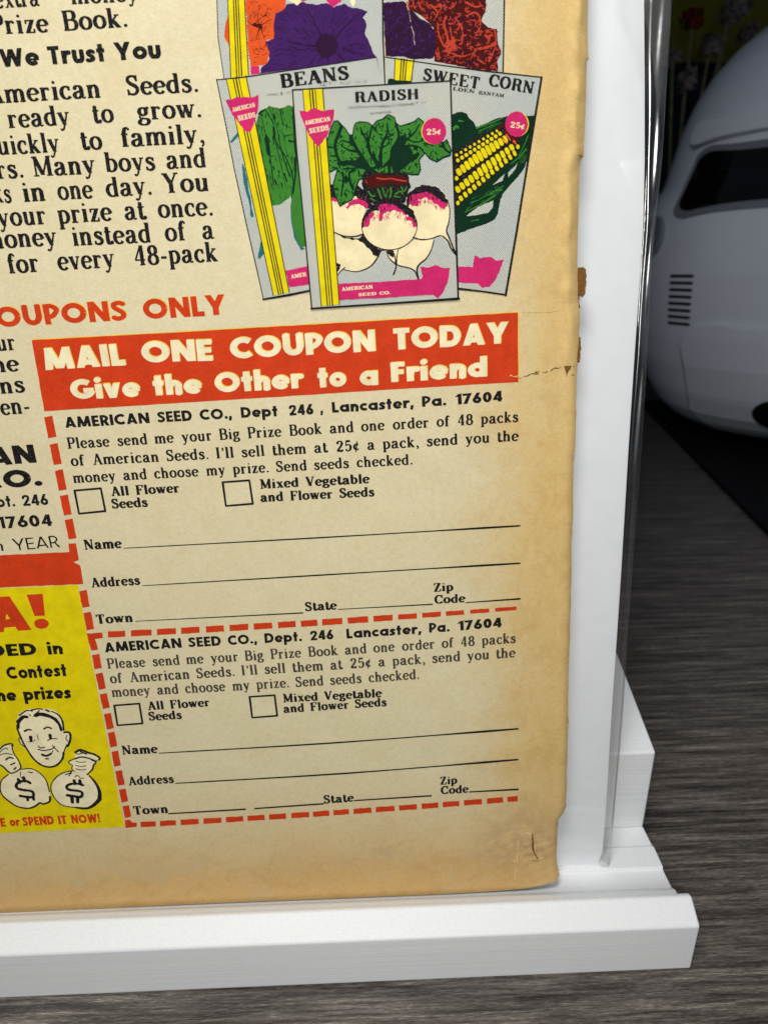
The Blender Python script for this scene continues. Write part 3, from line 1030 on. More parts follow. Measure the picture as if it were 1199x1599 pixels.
def relief(x, y):
    """soft roll of the cover towards its loose right edge, the raised fold line beside it, and the torn corner"""
    if x < 18:
        return 0.0
    e = edge_at(y) + 0.15
    s = max(0.0, x - (e - 1.5)) / 1.5
    z = -0.8 * s * s
    up = 1 / (1 + math.exp(-(y - 28) / 3.0))
    wob = 0.25 * math.sin(y * 1.3) + 0.2 * math.sin(y * .43 + 1)
    z += (0.46 * up + .06) * (1 + wob) * math.exp(-((x - (e - 2.1 + .18 * math.sin(y * .7))) / .75) ** 2)
    z += 0.05 * up * math.sin(y * 2.3 + x * 1.7) * math.exp(-((x - (e - 3.2)) / 1.2) ** 2)
    # notch where the fold line is broken
    z += 0.25 * math.exp(-((y - 63.4) / .5) ** 2) * math.exp(-((x - (e - 1.6)) / 1.6) ** 2)
    # lifted lower right corner
    z += 0.5 * max(0, x - 22) / 10 * max(0, -y - 76) / 8
    # tongue of paper standing proud along its torn right side
    y0, y1 = TEAR[0][1], TEAR[-1][1]
    if y1 - 2.5 < y < y0 + .3:
        tx = TEAR[-1][0]
        for a, b in zip(TEAR, TEAR[1:]):
            if b[1] <= y <= a[1]:
                tx = a[0] + (b[0] - a[0]) * (a[1] - y) / (a[1] - b[1])
        if y > y1:
            if x < tx:
                z += 0.30 * max(0, 1 - (tx - x) / 2.3)
            else:
                z -= 0.12 * max(0, 1 - (x - tx) / 1.5)
    # crumples around it
    c = math.exp(-(((x - 27) / 5) ** 2 + ((y + 74.5) / 4.5) ** 2))
    z += 0.07 * c * (math.sin(x * 2.1 + y * 1.3) + math.sin(x * 1.1 - y * 2.7 + 1))
    return z


def build_cover():
    # finer points near the right margin
    extra = []
    vs = [Vector(v) for v in outl]
    pts = []
    x = 22.0
    while x < 34.4:
        y = -84.0
        while y < 90:
            pts.append(Vector((x, y)))
            y += 0.9
        x += 0.45
    x = 25.0
    while x < 31.5:
        y = -81.0
        while y < -73:
            pts.append(Vector((x + .07, y + .05)))
            y += 0.22
        x += 0.2
    x = -137
    while x < 22:
        y = -84.0
        while y < 172:
            pts.append(Vector((x, y)))
            y += 9
        x += 9
    a = list(range(len(vs)))
    VV, E_, FF, ov, oe, of = delaunay_2d_cdt(vs + pts, [], [a[::-1]], 1, 1e-5)
    T = [list(f) for f, s in zip(FF, of) if len(s)]
    used = sorted({i for t in T for i in t})
    ix = {j: i for i, j in enumerate(used)}
    P = [(VV[i].x, VV[i].y, relief(VV[i].x, VV[i].y)) for i in used]
    mesh_obj('cover_sheet', P, [[ix[i] for i in t] for t in T], M['paper'], comic, smooth=True)


build_cover()


def build_pages():
    # block of inner pages a touch inside the cover, with slightly uneven leaves
    r = random.Random(4)
    leaves = 9
    for q in range(leaves):
        z = -0.95 - q * 0.16
        dx = r.uniform(-.5, .05) - (0.0 if q < 3 else .15)
        P = [(x + (dx if x > 0 else 0) - .35, y + (0.3 if y < -70 else 0)) for x, y in outl]
        V, F = cdt_fill([P])
        n = len(V)
        VV = [(a, b, z) for a, b in V] + [(a, b, z - .12) for a, b in V]
        FF = [list(f) for f in F] + [[i + n for i in f[::-1]] for f in F]
        es = {(f[i], f[(i + 1) % 3]) for f in F for i in range(3)}
        for (p, s) in es:
            if (s, p) not in es:
                FF.append([s, p, p + n, s + n])
        mesh_obj('page', VV, FF, M['page_edge'], comic)
    # flakes of the brown brittle inner leaf showing past the cover
    for pts in ([(903, 418), (912, 416), (917, 420), (918, 440), (916, 458), (911, 463), (905, 460), (903, 462)],
                [(903, 455), (907, 460), (906, 470), (908, 482), (903, 482)],
                [(900, 528), (908, 526), (909, 545), (908, 566), (902, 567), (900, 550)],
                [(885, 1122), (888, 1120), (889, 1132), (887, 1146), (885, 1146)]):
        V, F = cdt_fill([[uv(*p) for p in rough(pts, 3, 1.0, 2)]])
        mesh_obj('brittle_flake', [(a, b, -.82) for a, b in V], F, M['brittle'], comic)


build_pages()

B, SB, RD, YE, CR = M['black'], M['softblack'], M['red'], M['yellow'], M['cream']
Z0 = 0.030        # first print layer above the sheet


def between(a, b, t):
    return a + (b - a) * t


# ---- column of body text, top left
body = [
    [("extra", -6, 13, 63, 9), ("money", 113, 7, 217, 1)],
    [("Prize", -13, 54, 79, 50), ("Book.", 101, 48, 200, 42)],
    [("American", -18, 162, 158, 152), ("Seeds.", 200, 149, 310, 143)],
    [("ready", 15, 200, 111, 195), ("to", 147, 192.5, 180, 191), ("grow.", 215, 188, 315, 182.5)],
    [("quickly", -22, 243, 95, 237), ("to", 129, 234.5, 162, 232.5), ("family,", 192, 229.5, 320, 223)],
    [("ers.", -22, 281, 38, 277), ("Many", 54, 276, 151, 270.5), ("boys", 167, 269, 244, 265.5), ("and", 261, 264, 322, 261)],
    [("ks", -7, 317, 20, 316), ("in", 39, 315, 72, 313), ("one", 92, 312, 148, 309), ("day.", 167, 307.5, 238, 304), ("You", 256, 302, 326, 298)],
    [("your", -1, 354, 74, 350), ("prize", 93, 349, 178, 344.5), ("at", 196, 344, 231, 342), ("once.", 248, 340.5, 333, 336)],
    [("money", -22, 389, 91, 383), ("instead", 116, 384, 236, 378), ("of", 259, 377, 293, 375), ("a", 317, 373.5, 335, 372.5)],
    [("for", 16, 427, 63, 424), ("every", 92, 422, 181, 417), ("48-pack", 212, 414.5, 341, 408)],
]
for ln in body:
    text(comic, ln, B, 'serif', 30.5, Z0)
text(comic, [("We", 3, 105, 64, 102), ("Trust", 78, 101, 166, 96), ("You", 181, 95, 253, 91)], B, 'sans_bold', 28, Z0, 'bold subheading')
text(comic, [("OUPONS", -3, 511, 200, 500), ("ONLY", 226, 498.5, 354, 491)], RD, 'sans_bold', 31, Z0, 'red capitals')
for s, x0, y0, x1, y1 in (("our", -19, 549, 26, 546), ("me", -20, 582, 33, 579), ("ons", -20, 616, 41, 612), ("en-", 3, 648, 48, 645)):
    text(comic, [(s, x0, y0, x1, y1)], B, 'serif', 26, Z0)
text(comic, [("AN", -13, 727, 59, 722)], B, 'sans_heavy', 28, Z0)
text(comic, [("CO.", -30, 766, 68, 758)], B, 'sans_heavy', 27, Z0)
text(comic, [("pt.", -4, 792, 25, 790.5), ("246", 37, 790, 77, 788)], B, 'sans_medium', 17, Z0)
text(comic, [("17604", -2, 825.5, 83, 821)], B, 'sans_medium', 18, Z0)
text(comic, [("n", -10, 861, 7, 860), ("YEAR", 23, 859.5, 95, 854)], B, 'sans_light', 18, Z0)

# ---- yellow corner panel with red band
patch(comic, 'yellow_panel', [rough([(-80, 923), (0, 918.5), (122, 913), (129, 950), (155, 1090), (195, 1291), (0, 1301), (-80, 1305)], 9, .35, 3)], YE, Z0)
patch(comic, 'red_band', [rough([(-80, 871), (0, 867), (109, 862), (107, 849), (119, 848.5), (124, 874), (115, 878), (126, 883), (131, 911.5), (0, 917.5), (-80, 922)], 7, .4, 4)], RD, Z0 + .012)
text(comic, [("A!", -14, 988, 80, 981)], RD, 'sans_heavy', 53, Z0 + .012)
text(comic, [("DED", -16, 1025.5, 59, 1022.5), ("in", 76, 1022, 100, 1021)], B, 'sans_bold', 18.5, Z0 + .012)
text(comic, [("Contest", 13, 1060.5, 106, 1055.5)], B, 'sans_bold', 19, Z0 + .012)
text(comic, [("he", -3, 1095, 28, 1094), ("prizes", 39, 1093.5, 113, 1090)], B, 'sans_heavy', 18.5, Z0 + .012)
text(comic, [("E", 3, 1291, 11, 1290.5), ("or", 17, 1290, 33, 1289.5), ("SPEND", 37, 1289.5, 86, 1287), ("IT", 93, 1287, 106, 1286.2), ("NOW!", 113, 1286, 158, 1284)],
     RD, 'sans_heavy', 13.5, Z0 + .012, 'small red capitals')


# ---- boy with two money bags
def f(x, y):
    return (x / 5.45, 1080 + y / 5.45)


def fl(*p):
    return [f(p[i], p[i + 1]) for i in range(0, len(p), 2)]


def drawing():
    d = empty('boy_drawing')
    d.parent = comic
    d['label'] = 'line drawing of a smiling boy holding two money bags'
    z = Z0 + .012
    face = fl(165, 190, 240, 150, 330, 145, 440, 150, 500, 185, 540, 240, 550, 330, 600, 345, 605, 400, 580, 460, 560, 500, 535, 570, 490, 620, 430, 640, 360, 625,
              290, 570, 235, 490, 200, 470, 165, 420, 170, 395, 190, 390, 165, 320, 150, 270)
    bagL = fl(80, 700, 120, 690, 180, 660, 270, 655, 340, 690, 395, 750, 420, 830, 430, 920, 370, 950, 320, 965, 240, 990, 150, 975, 80, 930, 20, 870, 5, 810, 20, 750)
    handL = fl(-60, 520, 0, 470, 50, 450, 105, 445, 125, 520, 165, 590, 180, 640, 150, 680, 100, 690, 60, 670, 30, 640, -60, 600)
    bagR = fl(610, 670, 540, 690, 480, 730, 440, 790, 445, 860, 490, 930, 550, 970, 650, 985, 740, 990, 820, 950, 865, 900, 860, 830, 820, 770, 760, 715, 720, 700, 660, 690)
    handR = fl(590, 600, 640, 570, 645, 510, 690, 495, 760, 520, 850, 560, 830, 595, 805, 620, 790, 670, 740, 705, 670, 690, 620, 660, 610, 620)
    patch(d, 'bare_paper', [smooth_pts(face, 3, True), smooth_pts(bagL, 3, True), smooth_pts(handL, 3, True), smooth_pts(bagR, 3, True), smooth_pts(handR, 3, True)], M['cream'], z)
    z += .012
    K = []
    ad = lambda pts, w, w1=None: K.append((pts, w / 5.45, (w1 or w) / 5.45))
    ad(fl(165, 250, 150, 300, 165, 350, 195, 420, 235, 490, 290, 570, 360, 625, 430, 640, 490, 622, 535, 570, 545, 520), 13, 17)
    ad(fl(545, 520, 560, 480, 575, 450), 10)
    ad(fl(190, 395, 165, 400, 180, 440, 215, 470), 8)
    ad(fl(550, 345, 590, 345, 605, 380, 595, 430, 580, 465), 18, 16)
    ad(fl(575, 370, 565, 400, 580, 420), 7)
    ad(fl(170, 200, 230, 160, 280, 165), 14, 8)
    ad(fl(275, 155, 330, 145, 370, 150), 14, 8)
    ad(fl(395, 155, 420, 165), 16)
    ad(fl(440, 165, 500, 195, 535, 250, 545, 325), 10, 16)
    ad(fl(160, 255, 200, 215, 235, 215), 34, 22)
    ad(fl(160, 255, 165, 310), 22, 12)
    ad(fl(310, 200, 350, 190, 430, 210, 480, 240), 34, 26)
    ad(fl(470, 230, 510, 280, 525, 330), 26, 18)
    ad(fl(340, 160, 300, 195, 290, 210), 8)
    ad(fl(250, 190, 265, 205), 7)
    ad(fl(215, 335, 240, 322, 270, 325), 16, 12)
    ad(fl(380, 315, 410, 300, 440, 312), 13, 12)
    ad(fl(265, 385, 268, 415), 26, 20)
    ad(fl(245, 425, 275, 425, 300, 410), 6)
    ad(fl(430, 370, 435, 400), 28, 20)
    ad(fl(410, 415, 440, 400, 490, 400), 8)
    ad(fl(320, 362, 332, 410), 5)
    ad(fl(332, 462, 350, 478, 385, 470), 9)
    ad(fl(328, 490, 380, 500, 440, 488, 470, 470), 9)
    ad(fl(450, 455, 470, 480, 500, 510), 8)
    ad(fl(455, 500, 440, 530), 7)
    ad(fl(365, 535, 400, 545, 440, 525), 20, 16)
    ad(fl(395, 570, 415, 570), 12)
    # bags
    ad(fl(180, 660, 270, 655, 340, 690, 395, 750, 420, 830, 425, 850), 9)
    ad(fl(430, 895, 425, 935, 370, 955, 345, 945, 300, 975, 240, 992, 150, 975, 80, 930, 25, 880, 5, 820, 20, 750, 75, 705), 16, 9)
    ad(fl(180, 680, 180, 720, 205, 750), 6)
    ad(fl(245, 682, 280, 688), 9)
    ad(fl(610, 672, 540, 690, 480, 730, 440, 790, 445, 860, 490, 930, 550, 970, 650, 985), 9)
    ad(fl(650, 985, 740, 992, 800, 965, 850, 915), 14, 30)
    ad(fl(850, 915, 850, 850, 820, 780, 765, 715), 32, 12)
    ad(fl(560, 705, 600, 690, 620, 670), 9)
    ad(fl(590, 715, 610, 690), 9)
    ad(fl(640, 725, 665, 712, 690, 735, 715, 735), 7)
    # hands
    ad(fl(0, 490, 40, 455, 100, 442, 115, 460), 12)
    ad(fl(0, 520, 30, 490, 60, 480, 70, 490), 7)
    ad(fl(105, 455, 120, 520, 160, 580, 182, 640, 165, 665, 110, 692, 75, 680, 30, 635, 0, 620), 9, 13)
    ad(fl(55, 580, 80, 560, 115, 565), 13)
    ad(fl(0, 540, 50, 525, 110, 535), 7)
    ad(fl(95, 622, 130, 605), 11)
    ad(fl(125, 660, 140, 645), 12)
    ad(fl(645, 515, 690, 495, 760, 520, 800, 530, 850, 560, 845, 580), 18, 16)
    ad(fl(645, 515, 660, 530, 700, 525), 8)
    ad(fl(690, 510, 740, 530), 12)
    ad(fl(640, 570, 700, 555, 770, 570, 820, 595, 800, 625, 790, 660, 745, 705), 12, 12)
    ad(fl(770, 570, 800, 590, 830, 585), 9)
    ad(fl(640, 570, 590, 592, 600, 615, 620, 625, 615, 655, 640, 680), 9, 7)
    for q in (590, 625, 655):
        ad(fl(650, q, 690, q + 10, 735, q + 5), 7)
    # dollar signs
    ad(fl(262, 778, 230, 760, 170, 765, 145, 790, 150, 820, 200, 835, 270, 845, 290, 870, 280, 895, 230, 895, 175, 885), 22, 22)
    for q in ((160, 745, 172, 775), (205, 730, 215, 762), (240, 900, 240, 925), (285, 895, 292, 918)):
        ad(fl(*q), 24, 20)
    ad(fl(710, 795, 650, 780, 590, 790, 570, 815, 600, 835, 680, 845, 705, 865, 690, 895, 640, 890, 575, 880), 20, 22)
    for q in ((635, 755, 640, 785), (682, 755, 690, 785), (615, 895, 620, 940), (665, 895, 665, 940)):
        ad(fl(*q), 26, 24)
    strokes(d, 'ink_lines', K, B, z, seed=8)


drawing()

# ---- red banner, its yellow plate printed slightly out of register
M['fringe'] = mat_ink('yellow_plate_fringe', (232, 196, 70), 0.2)
BAN = [(50, 531), (240, 521), (430, 510), (620, 499), (808, 488), (809, 596.5), (620, 607.5), (430, 620), (250, 631), (70, 642)]
L1 = [("MAIL", 72, 577.5, 197, 570), ("ONE", 223, 566.5, 333, 563), ("COUPON", 361, 560.5, 587, 548), ("TODAY", 615, 546.5, 793, 536)]
L2 = [("Give", 113, 624, 221, 619.5), ("the", 241, 617.5, 317, 614.5), ("Other", 337, 613, 476, 606), ("to", 497, 605.5, 541, 603.5), ("a", 562, 602, 590, 601), ("Friend", 611, 597, 760, 588)]


def shifted(ws, dx, dy):
    return [(w, a + dx, b + dy, c + dx, d + dy) for w, a, b, c, d in ws]


patch(comic, 'yellow_fringe', [rough([(x + 1.3, y - 1.5) for x, y in BAN], 12, .3, 16)], M['fringe'], Z0 - .008)
bn = patch(comic, 'red_banner', [rough(BAN, 12, .3, 6)], RD, Z0)
for ws, cap, lab in ((L1, 33, 'cream capitals'), (L2, 30.5, 'cream lettering')):
    text(bn, shifted(ws, 1.1, -1.2), M['fringe'], 'sans_heavy', cap, Z0 + .006, name='yellow_fringe')
    text(bn, ws, CR, 'sans_heavy', cap, Z0 + .012, lab)
text(comic, [("OUPONS", -2, 510, 201, 499), ("ONLY", 227, 497.5, 355, 490)], M['fringe'], 'sans_medium', 31, Z0 - .008, name='yellow_fringe')


# ---- the two coupons
def rect_dash(x0, y0, x1, y1, th, seed):
    """one dash from (x0,y0) to (x1,y1) along its centre line"""
    L = math.hypot(x1 - x0, y1 - y0)
    nx, ny = -(y1 - y0) / L * th / 2, (x1 - x0) / L * th / 2
    return rough([(x0 + nx, y0 + ny), (x1 + nx, y1 + ny), (x1 - nx, y1 - ny), (x0 - nx, y0 - ny)], 5, .35, seed)


def qline(P, x):
    """quadratic through three measured points"""
    (a, ya), (b, yb), (c, yc) = P
    return ya * (x - b) * (x - c) / ((a - b) * (a - c)) + yb * (x - a) * (x - c) / ((b - a) * (b - c)) + yc * (x - a) * (x - b) / ((c - a) * (c - b))


vx = lambda y: 79 + (y - 666) * 0.1987
V_D = [(650, 683), (693, 725), (734, 765), (773, 804), (811, 841), (922, 948), (956, 983), (1022, 1044), (1051, 1076), (1083, 1106), (1114, 1138), (1143.5, 1166),
       (1173, 1196), (1203, 1226), (1232, 1252), (1258, 1276)]
dash_set = []
for i, (a, b) in enumerate(V_D):
    th = 13 - (a - 650) / 626 * 2.6
    dash_set.append((vx(a), a, vx(b), b, th))
MIDP = ((183, 990), (482, 973), (789, 951))
for a, b in ((169, 196), (205, 237), (245.5, 275), (283, 312), (321.6, 350), (359, 388), (396, 425), (434, 462), (470, 495.6), (503, 534.5), (543, 574.5), (583, 613), (621.5, 651),
             (659, 688), (696, 724), (734, 763.5), (773, 806)):
    dash_set.append((a, qline(MIDP, a), b, qline(MIDP, b), 9.6 - max(0, (a - 560)) / 220 * 4.2))
BOTP = ((200, 1288.5), (471, 1272.5), (806, 1247))
for a, b in ((220, 243.6), (250, 275), (282.6, 310.5), (318, 346), (353, 380), (386.6, 413.5), (420.5, 447), (455, 483), (489, 514), (520.5, 545), (552, 580), (586.6, 616), (623, 651),
             (658, 684), (691, 717), (724, 752.5), (760, 785), (792, 808)):
    dash_set.append((a, qline(BOTP, a), b, qline(BOTP, b), 8.2))
border = empty('coupon_border')
border.parent = comic
border['label'] = 'broken red cutting line around both coupons'
for i, q in enumerate(dash_set):
    patch(border, 'dash', [rect_dash(*q, i)], RD, Z0)
patch(border, 'dash', [rough([(136, 989), (160, 987.5), (161, 996), (149, 998), (154, 1014), (143, 1016)], 5, .4, 41)], RD, Z0)
patch(border, 'dash', [rough([(195.5, 1281), (203, 1280), (207, 1284), (214, 1285), (214, 1291), (196.5, 1293)], 5, .4, 42)], RD, Z0)


def run(s, pts, cap, style, mat, z=None):
    """a printed line split into words laid along a bowed baseline pts = three (x, y)"""
    S = STYLES[style]
    ws = s.split(' ')
    spans = []
    x = 0
    for w in ws:
        lay, a, b = lay_word(style, w)
        spans.append((x, x + (b - a)))
        x += (b - a) + S['space'] + S['gap']
    tot = spans[-1][1]
    x0, x1 = pts[0][0], pts[-1][0]
    out = []
    for w, (a, b) in zip(ws, spans):
        # perspective: the mapping along the line is close to linear in the measured units
        xa, xb = x0 + (x1 - x0) * a / tot, x0 + (x1 - x0) * b / tot
        out.append((w, xa, qline(pts, xa), xb, qline(pts, xb)))
    return text(comic, out, mat, style, cap, z or Z0)


def coupon_word(s, x0, y0, x1, y1, cap):
    return text(comic, [(s, x0, y0, x1, y1)], B, 'serif_bold', cap, Z0)


def box(pts, w=3.2):
    return strokes(comic, 'check_box', [([pts[i], pts[(i + 1) % 4]], w) for i in range(4)], B, Z0, sm=False)


# upper coupon
text(comic, [("AMERICAN", 103, 668, 235, 660.5), ("SEED", 247, 660, 301, 656.5), ("CO.,", 313, 656, 363, 653.5), ("Dept", 377, 652.5, 434, 650), ("246", 452, 649, 490, 647), (",", 500, 645.5, 505, 645),
             ("Lancaster,", 519, 644.5, 646, 636.5), ("Pa.", 659, 635.5, 697, 633), ("17604", 710, 632, 784, 626.5)], B, 'sans_bold', 16.5, Z0, 'bold address line')
run("Please send me your Big Prize Book and one order of 48 packs", ((107, 700.5), (392, 684), (809, 658.5)), 17, 'serif_small', B)
run("of American Seeds. I'll sell them at 25¢ a pack, send you the", ((112, 727.5), (427, 711), (810, 688)), 17, 'serif_small', B)
run("money and choose my prize. Send seeds checked.", ((116, 754), (380, 739.5), (644, 725)), 16.5, 'serif_small', B)
box([(117, 766), (158, 762.5), (165, 798), (124, 802)])
box([(348, 753), (389.5, 750), (395, 786.5), (353, 790)])
coupon_word("All Flower", 175, 774.5, 281, 768.5, 14.5)
coupon_word("Seeds", 176, 794, 232, 790.5, 14.5)
coupon_word("Mixed Vegetable", 407, 763, 578, 754, 14.5)
coupon_word("and Flower Seeds", 407, 783.5, 585, 774.5, 14.5)
coupon_word("Name", 133, 858, 192, 855, 15)
coupon_word("Address", 144, 917, 220, 912.5, 14.5)
coupon_word("Town", 152, 974, 208, 970.5, 14)
coupon_word("State", 477, 954, 527, 951, 13.5)
coupon_word("Zip", 677, 924, 708, 922, 13)
coupon_word("Code", 678, 942.5, 727, 940, 13)
rule = lambda pts, a, b: strokes(comic, 'writing_line', [(pts, a, b)], B, Z0, jit=.3)
rule([(194, 856), (500, 839.5), (811, 821)], 1.3, 3.0)
rule([(223, 914.5), (500, 898), (811, 879.5)], 1.3, 3.0)
rule([(212, 970), (473, 957)], 1.3, 2.0)
rule([(528, 951.5), (675, 943.5)], 1.4, 2.0)
rule([(727, 941), (811, 935)], 1.8, 2.8)
# lower coupon
text(comic, [("AMERICAN", 165, 1018.5, 285, 1011), ("SEED", 295, 1010.5, 346, 1008), ("CO.,", 357, 1007.5, 402, 1004.5), ("Dept.", 414, 1004, 472, 1001), ("246", 485, 1000, 521, 998),
             ("Lancaster,", 541.5, 997, 658, 989), ("Pa.", 670, 988, 702, 986), ("17604", 714, 985, 783, 979)], B, 'sans_bold', 15, Z0, 'bold address line')
run("Please send me your Big Prize Book and one order of 48 packs", ((169, 1044), (450, 1027.5), (805, 1003.5)), 15.5, 'serif_small', SB)
run("of American Seeds. I'll sell them at 25¢ a pack, send you the", ((173, 1067), (450, 1050), (805, 1026)), 15.5, 'serif_small', SB)
run("money and choose my prize. Send seeds checked.", ((176, 1088), (420, 1075), (654.5, 1060)), 15.5, 'serif_small', SB)
box([(179, 1101.5), (218, 1098.5), (223, 1129.5), (184, 1132.5)], 2.8)
box([(390, 1088), (429, 1085.5), (433, 1117.5), (394, 1120.5)], 2.8)
coupon_word("All Flower", 232, 1108.5, 328, 1102.5, 13)
coupon_word("Seeds", 233.5, 1125, 285, 1122, 13)
coupon_word("Mixed Vegetable", 442.7, 1096.5, 597, 1088, 13)
coupon_word("and Flower Seeds", 443, 1113, 604, 1102, 13)
coupon_word("Name", 192, 1178, 248, 1175.5, 13.5)
coupon_word("Address", 202, 1226, 272.5, 1222, 13)
coupon_word("Town", 210, 1272, 263, 1269, 13)
coupon_word("State", 506, 1254.5, 553.5, 1251, 12.5)
coupon_word("Zip", 687, 1225, 714, 1223.5, 12)
coupon_word("Code", 688, 1240, 732, 1237, 12)
rule([(249, 1176), (520, 1160), (808, 1138)], 1.6, 3.0)
rule([(275, 1223), (540, 1207.5), (808, 1186)], 1.8, 3.0)
rule([(264, 1270.5), (383, 1263.5)], 2.4, 2.4)
rule([(398, 1262.5), (505, 1255)], 2.6, 2.4)
rule([(553.6, 1250), (673, 1242.5)], 2.4, 2.4)
rule([(733, 1236.5), (808, 1232.5)], 2.4, 2.8)


# ------------------------------------------------------------------ seed packets in the picture
def zoomer(ox, oy, k):
    def g(*p):
        return [(ox + p[i] / k, oy + p[i + 1] / k) for i in range(0, len(p), 2)]
    return g


z2 = zoomer(320, 0, 3.997)       # enlargements the outlines were measured on
z3 = zoomer(590, 0, 4.61)
z4 = zoomer(340, 200, 4.61)
z5 = zoomer(580, 200, 3.997)
z6 = zoomer(500, 160, 5.45)
z7 = zoomer(700, 160, 7.27)


def packet(label):
    e = empty('seed_packet_picture')
    e.parent = comic
    e['label'] = label
    return e


def outline(e, lines, z):
    strokes(e, 'packet_outline', lines, B, z, sm=False, jit=.2)


def stripes(e, a0, a1, b0, b1, z):
    """two yellow bars with three fine black lines between; a = top left/right, b = bottom left/right"""
    lerp = lambda p, q, t: (p[0] + (q[0] - p[0]) * t, p[1] + (q[1] - p[1]) * t)
    patch(e, 'yellow_stripe', [rough([a0, a1, b1, b0], 8, .25, 9)], YE, z)
    it = []
    for t, w in ((.0, 1.7), (.34, 2.2), (.48, 2.6), (.62, 2.2), (1.0, 2.2)):
        it.append(([lerp(a0, a1, t), lerp(b0, b1, t)], w))
    strokes(e, 'stripe_lines', it, B, z + .006, sm=False, jit=.3)


def scribble(pts_box, n, seed, wmin, wmax, lmin, lmax, ang=None, curl=.8):
    """short curved pen marks inside a polygon"""
    r = random.Random(seed)
    xs = [p[0] for p in pts_box]
    ys = [p[1] for p in pts_box]

    def inside(x, y):
        c = False
        j = len(pts_box) - 1
        for i in range(len(pts_box)):
            (xi, yi), (xj, yj) = pts_box[i], pts_box[j]
            if (yi > y) != (yj > y) and x < (xj - xi) * (y - yi) / (yj - yi) + xi:
                c = not c
            j = i
        return c
    out = []
    tries = 0
    while len(out) < n and tries < n * 30:
        tries += 1
        x, y = r.uniform(min(xs), max(xs)), r.uniform(min(ys), max(ys))
        a = (r.uniform(0, 6.28) if ang is None else ang(x, y) + r.uniform(-.25, .25))
        L = r.uniform(lmin, lmax)
        p = [(x, y)]
        k = r.uniform(-curl, curl)
        for _ in range(4):
            a += k * .4
            p.append((p[-1][0] + math.cos(a) * L / 4, p[-1][1] + math.sin(a) * L / 4))
        if all(inside(*q) for q in p):
            w = r.uniform(wmin, wmax)
            out.append((p, w, w * .4))
    return out


def gibber(e, x0, y0, x1, y1, cap, z, seed, density=.8, mat=None):
    """worn-out tiny capitals, too broken to read"""
    r = random.Random(seed)
    n = int((x1 - x0) / (cap * .85))
    it = []
    for i in range(n):
        if r.random() > density:
            continue
        t = (i + .5) / n
        x = x0 + (x1 - x0) * t
        y = y0 + (y1 - y0) * t
        for dx in r.choice(((-.22, .22), (0,), (-.22,), (-.2, .1))):
            h0 = r.uniform(0, .45)
            it.append(([(x + dx * cap, y - h0 * cap), (x + dx * cap + .3, y - r.uniform(h0 + .2, .95) * cap)], cap * .24))
        if r.random() < .5:
            q = r.choice((0, .45, .9))
            it.append(([(x - .22 * cap, y - q * cap), (x + .2 * cap, y - q * cap)], cap * .2))
    if it:
        strokes(e, 'worn_lettering', it, mat or B, z, sm=False)


